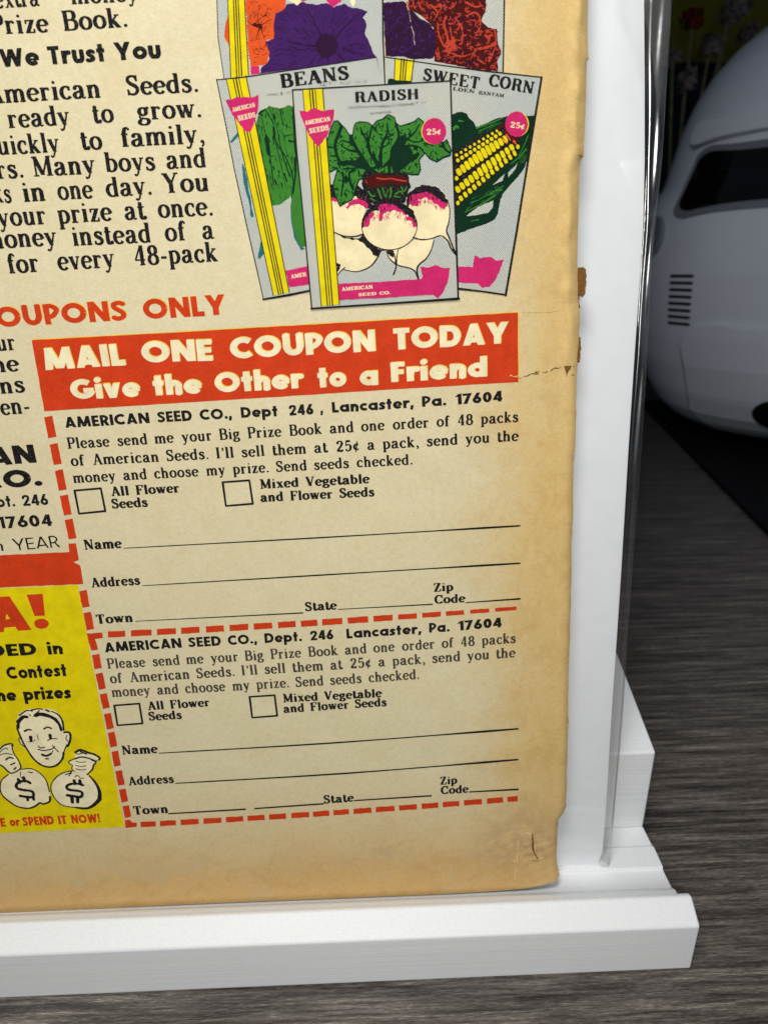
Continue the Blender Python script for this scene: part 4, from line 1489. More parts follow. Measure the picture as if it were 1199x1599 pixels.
def petunia_packet():
    z = Z0
    e = packet('seed packet with orange and purple petunias, top left of the picture')
    patch(e, 'packet_ground', [[(337, -60), (600, -60), (600, 134), (350, 125), (342, 60)]], M['halftone'], z)
    patch(e, 'orange_flower', [rough(z2(250, -90, 505, -90, 505, 10, 495, 60, 440, 85, 430, 170, 438, 235, 415, 248, 385, 250, 402, 335, 390, 400, 340, 410, 290, 418, 272, 330), 4, .7, 2),
                               rough(z2(200, 80, 150, 90, 130, 140, 120, 230, 150, 285, 200, 280), 4, .6, 3)], M['orange'], z + .006)
    strokes(e, 'petal_veins', [(z2(345, 170, 330, 120, 335, 60), 1.6, .5), (z2(350, 175, 300, 160, 268, 130), 2.0, .6), (z2(350, 160, 390, 135, 420, 120), 1.4, .5), (z2(340, 180, 320, 240), 2.0, .6),
                               (z2(355, 190, 372, 250), 1.4, .5), (z2(345, 165, 352, 175), 8, 6)] + scribble(z2(270, 0, 430, 0, 420, 200, 380, 380, 290, 400), 60, 5, .5, 1.4, 4, 11), M['maroon'], z + .012)
    pur = z2(510, 30, 560, 20, 600, 12, 690, 30, 760, 20, 800, 45, 870, 22, 910, 50, 950, 50, 1015, 75, 985, 110, 1010, 150, 1000, 210, 1030, 275, 1050, 330, 1075, 365, 1080, 420, 340, 470, 350, 430, 400, 380, 402, 330,
             375, 268, 395, 255, 430, 240, 430, 160, 440, 85, 495, 60)
    patch(e, 'purple_flower', [rough(pur, 4, .8, 4)], M['purple'], z + .006)
    patch(e, 'pink_petals', [rough(z2(600, 10, 640, 0, 640, -40, 580, -40), 3, .6, 5), rough(z2(760, 10, 800, 45, 850, 10, 850, -60, 750, -60), 3, .6, 6), rough(z2(285, 420, 340, 412, 345, 462, 290, 468), 3, .6, 7)], M['pink'], z + .010)
    patch(e, 'pale_petals', [rough(z2(520, 0, 575, 35, 610, 10, 600, -60, 510, -60), 3, .6, 8), rough(z2(905, 5, 925, 45, 940, 20, 930, -40), 3, .5, 9)], M['bulb'], z + .010)
    cx = z2(762, 285)[0]
    patch(e, 'dark_eye', [rough([(cx[0] + 17 * math.cos(a / 18 * 6.28), cx[1] + 19 * math.sin(a / 18 * 6.28)) for a in range(18)], 3, 1.4, 12)], M['darkpurple'], z + .012)
    strokes(e, 'petal_shading', [(z2(640, 60, 690, 150, 730, 230), 1.4, 3.0), (z2(930, 110, 870, 170, 810, 240), 1.4, 3.0), (z2(520, 260, 600, 280, 690, 290), 1, 3), (z2(860, 300, 930, 330, 1000, 340), 3, 1), (z2(740, 340, 700, 400), 3, 1),
                                 (z2(560, 180, 620, 210), 1, .4)] + scribble(pur, 230, 6, .6, 1.8, 4, 14, lambda x, y: math.atan2(y - cx[1], x - cx[0]), .3), M['darkpurple'], z + .014)
    stripes(e, (353.5, -60), (379, -60), (361, 127), (388.5, 120), z + .018)
    outline(e, [([(337, -60), (341, 60), (350.5, 125)], 1.6), ([(597, -60), (598, 60), (601, 131)], 3.2), ([(587, 90), (592, 112), (597, 131)], 2.8)], z + .024)


def carnation_packet():
    z = Z0
    e = packet('seed packet with dark red carnations, top right of the picture')
    patch(e, 'packet_ground', [[(600, -60), (789, -60), (784, 112), (603, 95)]], M['halftone'], z)
    pur = z3(40, 20, 190, 10, 230, 60, 300, 130, 370, 170, 410, 230, 420, 300, 400, 420, 270, 430, 180, 410, 55, 405, 45, 200)
    red = z3(190, -120, 760, -120, 780, 60, 760, 110, 745, 150, 790, 200, 855, 210, 860, 290, 875, 340, 885, 380, 860, 440, 860, 515, 700, 500, 560, 470, 400, 440, 415, 300, 400, 200, 330, 130, 230, 60)
    patch(e, 'dark_flower', [rough(pur, 4, .6, 3)], M['darkpurple'], z + .006)
    patch(e, 'carnation', [rough(red, 4, .9, 5)], M['maroon'], z + .007)
    strokes(e, 'dark_ruffles', scribble(pur, 110, 9, .9, 2.4, 4, 9, None, 2), M['purple'], z + .012)
    c0, c1 = z3(690, 130)[0], z3(700, 400)[0]
    K = [(z3(490, 120, 475, 180, 500, 260, 495, 340, 505, 380), 4.6, 3), (z3(520, 200, 530, 270, 560, 330, 600, 350), 3.0, 1.4), (z3(560, 130, 600, 190, 610, 260, 600, 320), 4.0, 2), (z3(640, 120, 690, 90, 730, 120, 735, 190, 700, 250), 3.2, 2),
         (z3(660, 150, 700, 150, 700, 200), 2.4, 1.2), (z3(430, 170, 440, 260, 470, 330), 3.4, 2), (z3(700, 360, 760, 345, 850, 320), 4.2, 3), (z3(840, 220, 850, 300), 4, 2), (z3(800, 440, 840, 350), 4, 2),
         (z3(720, 430, 770, 460), 4, 2), (z3(690, 450, 720, 485), 2.4, 1), (z3(560, 400, 620, 405, 680, 385), 2.6, 1), (z3(420, 380, 450, 415), 3, 1), (z3(500, 400, 540, 350), 2.4, 1), (z3(380, 40, 430, 90, 400, 150), 3.6, 2),
         (z3(640, 20, 700, 50, 750, 40), 4, 2), (z3(290, 20, 320, 80), 4, 2), (z3(210, 20, 225, 75), 4, 2), (z3(250, 0, 260, 50), 3, 2), (z3(450, 30, 520, 60, 560, 30), 3, 1.5), (z3(820, 240, 780, 320), 3, 1.4)]
    strokes(e, 'light_ruffles', K + scribble(red, 230, 12, 1.2, 3.0, 4, 9, None, 2.2), M['coral'], z + .013)
    strokes(e, 'deep_ruffles', scribble(red, 170, 13, .8, 2.2, 4, 10, None, 2.2), M['darkpurple'], z + .018)
    outline(e, [([(788, -60), (787, 0), (785, 113)], 3.0)], z + .024)


def shield(e, pts, seed, z):
    patch(e, 'pink_shield', [rough(pts, 3, .45, seed)], M['pink'], z)


def bean_packet():
    z = .062
    e = packet('BEANS seed packet tilted left behind the radish packet')
    patch(e, 'packet_ground', [[(339, 125), (587, 90), (600, 137), (600, 300), (520, 452), (411.5, 467), (385, 352), (366, 263), (354, 200)]], M['halftone'], z)
    text(e, [("BEANS", 440, 137.5, 546, 124)], B, 'serif_bold', 21, z + .006, 'packet title')
    gibber(e, 416, 151, 455, 147, 5, z + .006, 3)
    gibber(e, 500, 135, 572, 129, 5, z + .006, 4)
    gr = z2(335, 700, 375, 680, 400, 662, 470, 680, 520, 655, 555, 670, 560, 800, 580, 1000, 590, 1170) + z4(560, 380, 540, 470, 515, 500, 480, 530, 440, 555, 378, 565, 330, 400, 265, 60)
    patch(e, 'bean_pods', [rough(gr, 5, .7, 2), rough(z4(530, 430, 540, 300, 590, 250, 640, 850, 600, 860, 570, 800, 550, 730, 528, 600), 6, .5, 3),
                           rough(z4(575, 150, 640, 160, 655, 345, 615, 345, 590, 310, 575, 260), 5, .6, 4)], M['green'], z + .006)
    patch(e, 'shaded_leaf', [rough(z4(180, 250, 200, 300, 260, 640, 240, 640, 225, 520, 195, 430, 178, 340), 5, .6, 5), rough(z4(312, 800, 335, 905, 300, 945, 290, 930), 5, .4, 6),
                             rough(z2(205, 825, 215, 850, 170, 895, 160, 885), 4, .5, 7), rough(z4(525, 540, 540, 560, 560, 740, 600, 850, 632, 870, 600, 880, 550, 790, 526, 640), 5, .4, 8)], M['teal'], z + .005)
    K = [(z2(345, 690, 370, 800, 400, 900, 410, 1000, 430, 1150), 1.0, 2.2), (z2(400, 665, 450, 800, 480, 950, 530, 1100), 1.0, 2.4), (z2(380, 690, 430, 780, 445, 900, 480, 1050, 510, 1180), 1.8, 1.0), (z2(550, 680, 560, 900, 575, 1000), 2, 2.4),
         (z4(400, 0, 420, 100, 500, 230, 545, 380, 530, 500), 2.6, 2), (z4(560, 220, 560, 330, 545, 470), 4.6, 1.6), (z4(345, 50, 360, 190, 420, 200), 2, .8), (z4(575, 180, 600, 230, 640, 260), 1.2, .6), (z4(590, 310, 620, 290, 645, 300), 1.4, .5),
         (z2(470, 680, 490, 770, 540, 800), 2, 1), (z2(500, 850, 550, 840), 2, 1), (z2(340, 710, 380, 680), 4, 2), (z2(525, 880, 575, 890), 3, 2)]
    K += [(z4(*q), 3.0, 1.4) for q in ((375, 240, 385, 265), (420, 390, 425, 410), (460, 400, 468, 430), (355, 60, 362, 90), (400, 60, 405, 120), (440, 310, 445, 330), (480, 330, 500, 380), (400, 280, 410, 300))]
    K += scribble(gr, 110, 4, .8, 2.0, 3, 10, lambda x, y: 1.35, .3)
    strokes(e, 'pod_shading', K, M['darkgreen'], z + .012)
    patch(e, 'pink_banner', [rough(z4(488, 1025, 570, 1010, 660, 992, 660, 1128, 515, 1145), 5, .5, 5)], M['pink'], z + .012)
    text(e, [('AMER', 455, 435, 479, 431)], M['bulb'], 'serif_bold', 6, z + .018)
    stripes(e, (354, 124.5), (384.5, 118.5), (427, 461), (452, 457), z + .018)
    shield(e, z2(130, 625, 165, 622, 205, 605, 225, 612, 245, 604, 290, 612, 337, 592, 333, 680, 310, 760, 290, 820, 262, 828, 228, 790, 175, 720), 2, z + .025)
    text(e, [('AMERICAN', 364, 175, 399, 167)], M['bulb'], 'serif_bold', 6.5, z + .032)
    text(e, [('SEEDS', 373, 189, 400, 182.5)], M['bulb'], 'serif_bold', 7.5, z + .032)
    outline(e, [([(338.5, 124), (354, 200), (366, 263), (385.5, 352), (403, 428), (411.5, 467)], 2.0), ([(411, 467.5), (450, 461), (486, 453.5)], 3.4),
                ([(339, 125), (380, 121), (587, 90)], 1.8)], z + .03)


def corn_packet():
    z = .062
    e = packet('SWEET CORN seed packet tilted right behind the radish packet')
    patch(e, 'packet_ground', [[(601, 89), (680, 101), (762, 112), (845, 121), (832, 200), (820, 275), (806, 362), (789, 461), (714, 451), (690, 300), (603, 135)]], M['halftone'], z)
    text(e, [("SWEET", 660, 125, 747, 139.5), ("CORN", 761.5, 133.5, 831, 147)], B, 'serif_bold', 18.5, z + .006, 'packet title')
    text(e, [('LDEN', 707, 141.5, 740, 146), ('BANTAM', 747, 147.5, 786, 152.5)], B, 'serif_bold', 5.5, z + .006)
    patch(e, 'dark_base', [rough(z3(70, 570, 250, 560, 245, 610, 70, 610), 4, .8, 2)], M['darkgreen'], z + .006)
    stripes(e, (617, 90.5), (646, 94), (615.5, 125), (642, 127), z + .012)
    husk = z7(35, 140, 100, 115, 150, 105, 205, 130, 230, 180, 290, 230, 318, 290, 400, 245, 520, 190, 640, 165, 800, 120, 900, 155, 975, 150, 950, 400, 905, 600, 862, 740, 800, 830, 700, 940, 630, 1020, 590, 1100, 560, 1260, 525, 1330,
              430, 1380, 300, 1420, 85, 1500)
    patch(e, 'husk', [rough(husk, 4, .55, 3)], M['darkgreen'], z + .006)
    win = [z7(500, 940, 640, 810, 610, 890), z7(675, 800, 780, 695, 760, 760, 680, 850), z7(200, 1290, 330, 1190, 510, 1110, 500, 1200, 455, 1250, 300, 1285)]
    patch(e, 'husk_gaps', [rough(w, 4, .4, 7 + i) for i, w in enumerate(win)], M['halftone'], z + .012)
    strokes(e, 'husk_veins', [(z7(320, 290, 450, 240, 620, 180), 3.4, 1.2), (z7(340, 330, 480, 270, 600, 230), 1.6, .7), (z7(900, 380, 860, 480, 800, 600), 2, 1), (z7(880, 530, 800, 620, 700, 700), 2.4, 1), (z7(620, 950, 480, 1030, 330, 1110), 1.6, .8),
                              (z7(520, 1060, 380, 1150, 180, 1250), 3, 1), (z7(600, 990, 540, 1010), 3, 1), (z7(340, 1330, 250, 1350), 1.6, .6), (z7(60, 300, 90, 270, 110, 290), 5, 3), (z7(120, 210, 170, 215), 3, 1)]
            + scribble(z7(320, 300, 560, 210, 600, 240, 340, 400), 12, 3, .4, .9, 5, 14, lambda x, y: -.45, .1)
            + scribble(z7(200, 1120, 500, 950, 620, 950, 580, 1050, 200, 1250), 24, 4, .4, 1.0, 5, 16, lambda x, y: -.5, .1)
            + scribble(z7(700, 700, 900, 500, 930, 560, 800, 750), 12, 5, .4, 1.0, 5, 14, lambda x, y: -.7, .1), M['green'], z + .014)
    cob = z7(60, 560, 200, 470, 400, 350, 560, 290, 620, 260, 720, 330, 800, 400, 815, 500, 760, 600, 640, 720, 500, 840, 330, 990, 190, 1100, 100, 1190, 70, 1100)
    patch(e, 'cob', [rough(cob, 5, .5, 4)], B, z + .016)
    # kernels, row by row
    K = []
    rows = [((92, 598), (548, 325), 10, 30, 30), ((106, 658), (582, 356), 11, 40, 40), ((118, 790), (640, 420), 12, 122, 52), ((105, 988), (716, 512), 13, 106, 52), ((140, 1090), (748, 578), 13, 60, 42), ((106, 1138), (790, 500), 0, 60, 40)]
    r = random.Random(2)
    polys = []
    for (a, b, n, ln, wd) in rows:
        for i in range(n):
            t = i / max(1, n - 1)
            cx_, cy_ = a[0] + (b[0] - a[0]) * t, a[1] + (b[1] - a[1]) * t
            if n == 12:
                cy_ += -14 * math.sin(math.pi * t) + 0
            fall = 1 - .35 * abs(t - .5) * 2 if ln > 60 else 1
            Ln, Wd = ln * fall * r.uniform(1.04, 1.14) / 2, wd * (1.02 - .1 * t) * r.uniform(.97, 1.06) / 2
            ang = R(64)
            ca, sa = math.cos(ang), math.sin(ang)
            q = []
            for j in range(14):
                th = j / 14 * 6.283
                ex = abs(math.cos(th)) ** .7 * math.copysign(1, math.cos(th)) * Ln
                ey = abs(math.sin(th)) ** .7 * math.copysign(1, math.sin(th)) * Wd
                q.append(z7(cx_ + ex * ca - ey * sa, cy_ + ex * sa + ey * ca)[0])
            polys.append(q)
    for cc in ((106, 1142), (92, 862), (786, 505)):
        polys.append([z7(cc[0] + 20 * math.cos(a), cc[1] + 26 * math.sin(a))[0] for a in [i / 10 * 6.283 for i in range(10)]])
    patch(e, 'corn_kernels', polys, M['yellow'], z + .022)
    strokes(e, 'kernel_tips', [(z7(655, 370, 700, 430), 4, 2), (z7(615, 400, 660, 470), 2.4, 1), (z7(740, 440, 770, 480), 4, 2)], M['orange'], z + .028)
    strokes(e, 'silk', [(z7(560, 300, 620, 270, 650, 330), 5, 3), (z7(700, 400, 760, 420, 800, 390), 6, 4), (z7(590, 280, 640, 240), 5, 3)], M['maroon'], z + .027)
    patch(e, 'pink_banner', [rough(z5(520, 862, 632, 868, 640, 795, 680, 812, 740, 800, 775, 825, 825, 823, 800, 890, 770, 950, 735, 992, 690, 996, 662, 970, 520, 963), 4, .6, 5)], M['pink'], z + .012)
    c = z7(770, 248)[0]
    patch(e, 'yellow_rim', [[(c[0] + 1.4 + 18 * math.cos(i / 30 * 6.283), c[1] + 19.5 * math.sin(i / 30 * 6.283)) for i in range(30)]], M['yellow'], z + .032)
    patch(e, 'price_disc', [rough([(c[0] + 17.6 * math.cos(i / 30 * 6.283), c[1] + 19.8 * math.sin(i / 30 * 6.283)) for i in range(30)], 3, .3, 6)], M['pink'], z + .038)
    text(e, [("25¢", 796, 199, 818, 202)], M['bulb'], 'serif', 9, z + .044, 'price')
    outline(e, [([(845, 121), (832, 200), (820, 275), (806, 362), (789, 461)], 4.2), ([(790, 460.5), (752, 455), (712, 450.5)], 3.4), ([(601, 89.5), (680, 101), (762, 112), (845, 121)], 2.0)], z + .036)


def radish_packet():
    z = .125
    e = packet('RADISH seed packet in front of the others')
    patch(e, 'packet_ground', [[(457, 141), (580, 134), (703, 127), (705, 200), (711, 350), (715, 466), (600, 474), (487, 482), (478, 384), (470, 300), (463, 230)]], M['halftone'], z)
    text(e, [("RADISH", 555, 160.5, 653, 155)], B, 'serif_bold', 16, z + .006, 'packet title')
    gibber(e, 541, 171.5, 666, 164, 5, z + .006, 7, .85)
    gibber(e, 577, 180, 630, 176, 4.5, z + .006, 8, .75)
    lv = (z6(60, 330, 90, 230, 115, 165, 150, 158, 180, 195, 215, 225, 255, 295, 275, 290, 285, 220, 300, 180, 340, 168, 410, 175, 445, 205, 480, 160, 530, 145, 575, 105, 630, 130, 645, 180, 680, 205, 760, 180, 800, 165, 835, 135, 875, 165,
             890, 300, 960, 340, 1040, 350, 1075, 320, 1110, 400, 1100, 450, 1040, 470, 985, 505, 930, 480, 890, 430, 840, 490, 852, 570, 830, 615, 770, 615, 700, 590, 740, 640, 380, 640, 330, 660, 300, 740, 270, 830, 210, 860, 170, 885, 130, 800,
             110, 700, 150, 560, 70, 600))
    patch(e, 'misprint_shadow', [[(x + 1.6, y + 2.0) for x, y in z6(890, 300, 1075, 330, 1110, 400, 1100, 450, 1040, 470, 985, 505, 930, 480, 890, 430)], [(x + 1.2, y + 1.6) for x, y in z6(700, 500, 840, 490, 852, 570, 830, 615, 770, 615, 690, 590)]], M['teal'], z + .006)
    # bulbs
    ell = lambda cx, cy, rx, ry, n=40, a0=0, a1=360: [(cx + rx * math.cos(R(a0 + (a1 - a0) * i / n)), cy + ry * math.sin(R(a0 + (a1 - a0) * i / n))) for i in range(n)]
    lowL = z6(115, 1110, 200, 1140, 330, 1150, 470, 1260, 515, 1260, 480, 1330, 420, 1400, 310, 1440, 200, 1420, 150, 1460, 130, 1300)
    lowR = z6(560, 1260, 650, 1270, 800, 1170, 965, 1165, 945, 1250, 900, 1330, 850, 1370, 820, 1430, 790, 1420, 700, 1400, 620, 1350, 580, 1310)
    bulbA = z6(80, 760, 120, 830, 200, 800, 300, 800, 390, 880, 370, 960, 350, 1060, 360, 1120, 280, 1140, 200, 1135, 115, 1105)
    bulbB = ell(500 + 588 / 5.45, 160 + 1050 / 5.45, 43, 37.5)
    tailB = z6(560, 1240, 625, 1265, 640, 1330, 650, 1400, 625, 1460, 640, 1380, 652, 1300, 670, 1240)
    bulbC = z6(750, 800, 790, 735, 860, 708, 950, 712, 1030, 750, 1080, 830, 1100, 920, 1090, 1020, 1070, 1100, 1090, 1150, 1120, 1230, 1155, 1300, 1110, 1250, 1075, 1170, 1020, 1135, 940, 1160, 860, 1165, 790, 1150, 760, 1000)
    patch(e, 'radish_bulb', [rough(lowL, 6, .3, 2)], M['bulb'], z + .008)
    patch(e, 'radish_bulb', [rough(lowR, 6, .3, 3)], M['bulb'], z + .008)
    patch(e, 'radish_bulb', [bulbC], M['bulb'], z + .012)
    patch(e, 'radish_bulb', [bulbA], M['bulb'], z + .012)
    # crowns: dark skin then pink splashes
    patch(e, 'dark_skin', [rough(z6(80, 705, 160, 700, 330, 710, 410, 800, 440, 900, 385, 905, 300, 800, 210, 840, 110, 830, 82, 800), 4, 1.2, 4),
                           rough(z6(745, 770, 790, 735, 860, 705, 950, 710, 1030, 748, 1080, 830, 1085, 870, 1000, 860, 930, 800, 850, 800, 790, 830, 750, 900, 730, 860), 4, 1.2, 5),
                           rough(z6(120, 1105, 220, 1145, 330, 1160, 360, 1120, 430, 1190, 515, 1255, 495, 1310, 455, 1300, 400, 1230, 340, 1180, 230, 1160, 140, 1125), 4, 1.3, 6),
                           rough(z6(650, 1280, 800, 1160, 860, 1175, 965, 1165, 955, 1230, 900, 1220, 830, 1235, 740, 1250, 690, 1255), 3, 1.6, 7),
                           rough(z6(555, 1260, 620, 1265, 630, 1320, 600, 1310), 3, 1.0, 8)], B, z + .018)
    patch(e, 'pink_skin', [rough(z6(95, 810, 150, 820, 140, 850, 100, 840), 3, .9, 4), rough(z6(215, 890, 260, 840, 330, 815, 380, 850, 415, 870, 400, 900, 330, 860, 300, 870, 250, 890, 235, 920), 3, 1.2, 5),
                           rough(z6(760, 800, 800, 780, 900, 760, 960, 790, 1000, 820, 1060, 850, 1080, 880, 1050, 920, 1020, 890, 950, 850, 900, 810, 830, 830, 830, 880, 780, 880, 755, 860), 3, 1.3, 6)], M['pink'], z + .024)
    patch(e, 'radish_bulb', [bulbB, tailB], M['bulb'], z + .03)
    patch(e, 'dark_skin', [rough(z6(352, 1080, 360, 1000, 400, 920, 450, 870, 530, 845, 640, 845, 730, 870, 790, 930, 822, 1020, 822, 1070, 790, 1010, 740, 960, 660, 915, 560, 905, 450, 930, 400, 980, 372, 1060), 4, 1.1, 7)], B, z + .036)
    patch(e, 'pink_skin', [rough(z6(372, 1055, 375, 1000, 410, 960, 450, 930, 460, 960, 430, 990, 420, 1040, 400, 1060), 3, 1.0, 8),
                           rough(z6(500, 870, 560, 860, 640, 880, 700, 920, 740, 965, 690, 940, 620, 920, 560, 940, 530, 960, 525, 1010, 500, 1005, 505, 940, 490, 910), 3, 1.0, 9),
                           rough(z6(730, 975, 770, 975, 815, 1030, 815, 1065, 790, 1060, 775, 1010, 735, 1010), 3, .9, 10)], M['pink'], z + .042)
    down = lambda x, y: 1.57
    strokes(e, 'skin_strokes', scribble(z6(380, 900, 450, 850, 640, 840, 760, 900, 815, 1010, 760, 990, 640, 950, 540, 960, 450, 960, 380, 1040), 60, 31, .7, 1.6, 2, 6, down, .4)
            + scribble(z6(760, 760, 900, 720, 1020, 760, 1080, 870, 980, 850, 880, 800, 800, 860, 750, 860), 50, 32, .7, 1.6, 2, 6, down, .4), M['darkpurple'], z + .043)
    strokes(e, 'pink_strokes', scribble(z6(380, 1060, 420, 960, 520, 930, 640, 920, 740, 970, 810, 1080, 740, 1040, 640, 980, 540, 1020, 440, 1010), 60, 33, .7, 1.5, 2, 7, down, .4)
            + scribble(z6(760, 900, 800, 830, 900, 810, 1000, 860, 1070, 930, 1010, 930, 900, 860, 800, 900), 40, 34, .7, 1.5, 2, 6, down, .4)
            + scribble(z6(100, 800, 400, 800, 400, 930, 200, 900, 100, 870), 30, 35, .7, 1.5, 2, 6, down, .4), M['pink'], z + .0435)
    patch(e, 'leaves', [rough(lv, 5, .55, 11)], M['green'], z + .048)
    V_ = [(z6(180, 210, 150, 290, 130, 340, 130, 400, 150, 470, 175, 520), 2.8, 2.2), (z6(60, 380, 110, 385), 2, 1), (z6(260, 290, 310, 400, 360, 470, 420, 560, 460, 600), 3, 2.4), (z6(290, 360, 200, 330, 170, 340), 1.6, .7), (z6(330, 420, 250, 410, 180, 370), 2.2, .8),
          (z6(340, 215, 370, 280, 410, 350, 420, 420, 450, 470, 500, 560), 1.0, 3.2), (z6(370, 280, 400, 260, 410, 240), 1.4, .6), (z6(400, 370, 420, 290, 440, 210), 2.2, 1.4), (z6(570, 180, 570, 260, 530, 350, 515, 430, 510, 560), 1.2, 3.4),
          (z6(555, 300, 600, 285, 630, 260), 1.6, .6), (z6(520, 390, 560, 370, 590, 350), 1.6, .6), (z6(515, 300, 540, 330), 1.4, .8), (z6(640, 180, 665, 260, 660, 320, 610, 400, 600, 480, 550, 540), 2.0, 2.6),
          (z6(840, 190, 800, 260, 730, 320, 680, 370, 640, 410), 1.0, 2.6), (z6(720, 270, 725, 330, 690, 390), 1.6, 2), (z6(740, 310, 800, 340, 870, 330), 1.4, .8), (z6(640, 440, 700, 390, 760, 400, 775, 460, 740, 520, 680, 570, 640, 600), 2.6, 2.2),
          (z6(700, 380, 780, 370, 850, 390, 880, 430), 2, 1), (z6(830, 440, 800, 480, 780, 500), 3.2, 2), (z6(160, 520, 260, 520, 330, 550, 400, 560, 470, 600), 3.6, 2.2), (z6(190, 570, 300, 560, 330, 590), 1.2, .8),
          (z6(190, 600, 200, 660, 190, 720, 180, 800), 2, 1.2), (z6(300, 580, 250, 600, 255, 680, 280, 740), 1.4, 2), (z6(240, 660, 215, 690), 2, 1), (z6(620, 540, 630, 600), 2.4, 2.4), (z6(580, 520, 590, 600), 2, 2.4), (z6(660, 560, 650, 610), 2, 2),
          (z6(440, 200, 470, 240, 480, 180), 1.4, .6), (z6(1040, 350, 1060, 400, 1100, 430), 2.4, 1.4), (z6(900, 350, 960, 370), 1.6, .8), (z6(560, 120, 540, 150), 1, .5), (z6(450, 420, 470, 480, 490, 520), 1.2, 2),
          (z6(350, 450, 300, 500, 220, 500), .8, 1.6), (z6(380, 600, 440, 580, 470, 590), 2, 1.2)]
    V_ += scribble(lv, 260, 21, .5, 1.6, 2.5, 8, None, .8)
    strokes(e, 'leaf_veins', [(p[0], p[1] * 2.1, (p[2] if len(p) > 2 else p[1]) * 2.1) for p in V_], M['darkgreen'], z + .054)
    strokes(e, 'leaf_outline', [(lv + [lv[0]], 2.0)], M['darkgreen'], z + .055, sm=False)
    patch(e, 'stalk_shadow', [rough(z6(380, 600, 430, 590, 740, 600, 770, 720, 740, 770, 720, 860, 620, 850, 560, 860, 480, 870, 420, 850, 390, 790, 360, 720, 355, 670), 4, 1.0, 12)], B, z + .06)
    strokes(e, 'stalks', [(z6(410, 760, 440, 800, 465, 795), 3.0, 2), (z6(490, 740, 510, 790, 520, 820), 3.2, 2.4), (z6(530, 730, 545, 780, 560, 810), 2.4, 1.6), (z6(600, 730, 600, 780, 590, 810), 3.4, 2.4), (z6(640, 780, 680, 760, 700, 780), 3, 2), (z6(690, 720, 710, 760, 735, 720), 2.4, 1.6),
                          (z6(630, 800, 680, 810), 2.4, 1.4), (z6(430, 820, 470, 840), 2, 1.2), (z6(575, 740, 560, 800), 1.4, 1.4), (z6(500, 600, 510, 560), 2.4, 1.6), (z6(560, 600, 555, 550), 2, 1.4), (z6(610, 600, 605, 550), 2, 1.4)], M['green'], z + .066)
    patch(e, 'red_tie', [rough(z6(365, 665, 400, 640, 470, 615, 600, 620, 700, 620, 745, 650, 755, 690, 690, 705, 600, 700, 520, 715, 440, 735, 385, 700), 4, .8, 13)], M['maroon'], z + .07)
    strokes(e, 'tie_highlight', [(z6(480, 645, 540, 655, 600, 650, 660, 662, 730, 672), 2.4, 2.2), (z6(400, 690, 380, 660), 1.2, .6)], M['coral'], z + .076)
    strokes(e, 'bulb_outline', [(bulbB + [bulbB[0]], 1.5), (z6(660, 1255, 650, 1330, 645, 1400, 622, 1465), 1.6, 2.6), (z6(610, 1260, 635, 1310, 640, 1380), 1.6, 2.2), (z6(520, 1258, 560, 1255, 620, 1265), 2),
                                (z6(1080, 830, 1100, 920, 1092, 1020, 1072, 1090, 1095, 1150, 1125, 1230, 1160, 1305), 1.6, 3.0), (z6(1040, 1138, 1085, 1180, 1110, 1240, 1150, 1290), 1.6, 3.4), (z6(790, 1150, 860, 1168, 940, 1160, 1010, 1135, 1050, 1142), 2.2, 1.4),
                                (z6(965, 1170, 945, 1250, 900, 1330, 850, 1370, 822, 1420, 835, 1510), 1.4, 3.4), (z6(565, 1270, 590, 1330, 660, 1385, 760, 1410, 805, 1440, 830, 1500), 1.6, 2), (z6(515, 1260, 480, 1330, 420, 1400, 310, 1440, 190, 1420), 2.6, 1.2),
                                (z6(115, 1105, 200, 1137, 290, 1142, 360, 1122), 2, 2), (z6(210, 1405, 170, 1440, 145, 1475), 1.6, 1.2), (z6(145, 1380, 160, 1400, 140, 1440), 5, 3), (z6(165, 1385, 145, 1420), 4, 2)], B, z + .048, sm=True)
    patch(e, 'pink_banner', [rough([(528, 443), (590, 440.5), (657, 436)] + z5(318, 930, 305, 865, 355, 872, 400, 855, 440, 872, 490, 875, 480, 920, 478, 950, 455, 1000, 440, 1032, 412, 1064, 380, 1040) + [(600, 465), (530, 468.5)], 4, .5, 14)], M['pink'], z + .054)
    text(e, [('AMERICAN', 534, 454.5, 582, 450.5)], M['bulb'], 'serif_bold', 5.5, z + .06)
    text(e, [('SEED CO.', 560, 462.5, 610, 459)], M['bulb'], 'serif_bold', 4.5, z + .06)
    stripes(e, (473, 140.5), (504, 138.5), (502, 478), (530, 475.5), z + .06)
    shield(e, z2(588, 692, 625, 695, 640, 700, 665, 682, 690, 676, 715, 690, 740, 698, 770, 688, 808, 682, 802, 745, 785, 790, 760, 850, 735, 890, 705, 918, 680, 885, 650, 845, 615, 765), 5, z + .067)
    text(e, [('AMERICAN', 477, 196, 516, 189)], M['bulb'], 'serif_bold', 6.5, z + .074)
    text(e, [('SEEDS', 484, 209, 514, 203)], M['bulb'], 'serif_bold', 7.5, z + .074)
    c = (677.5, 205.5)
    patch(e, 'yellow_rim', [[(c[0] - 1 + 19 * math.cos(i / 30 * 6.283), c[1] + 20.5 * math.sin(i / 30 * 6.283)) for i in range(30)]], M['yellow'], z + .06)
    patch(e, 'price_disc', [rough([(c[0] + 18.8 * math.cos(i / 30 * 6.283), c[1] + 20.6 * math.sin(i / 30 * 6.283)) for i in range(30)], 3, .3, 6)], M['pink'], z + .066)
    text(e, [("25¢", 666, 211, 688, 210)], M['bulb'], 'serif', 9, z + .072, 'price')
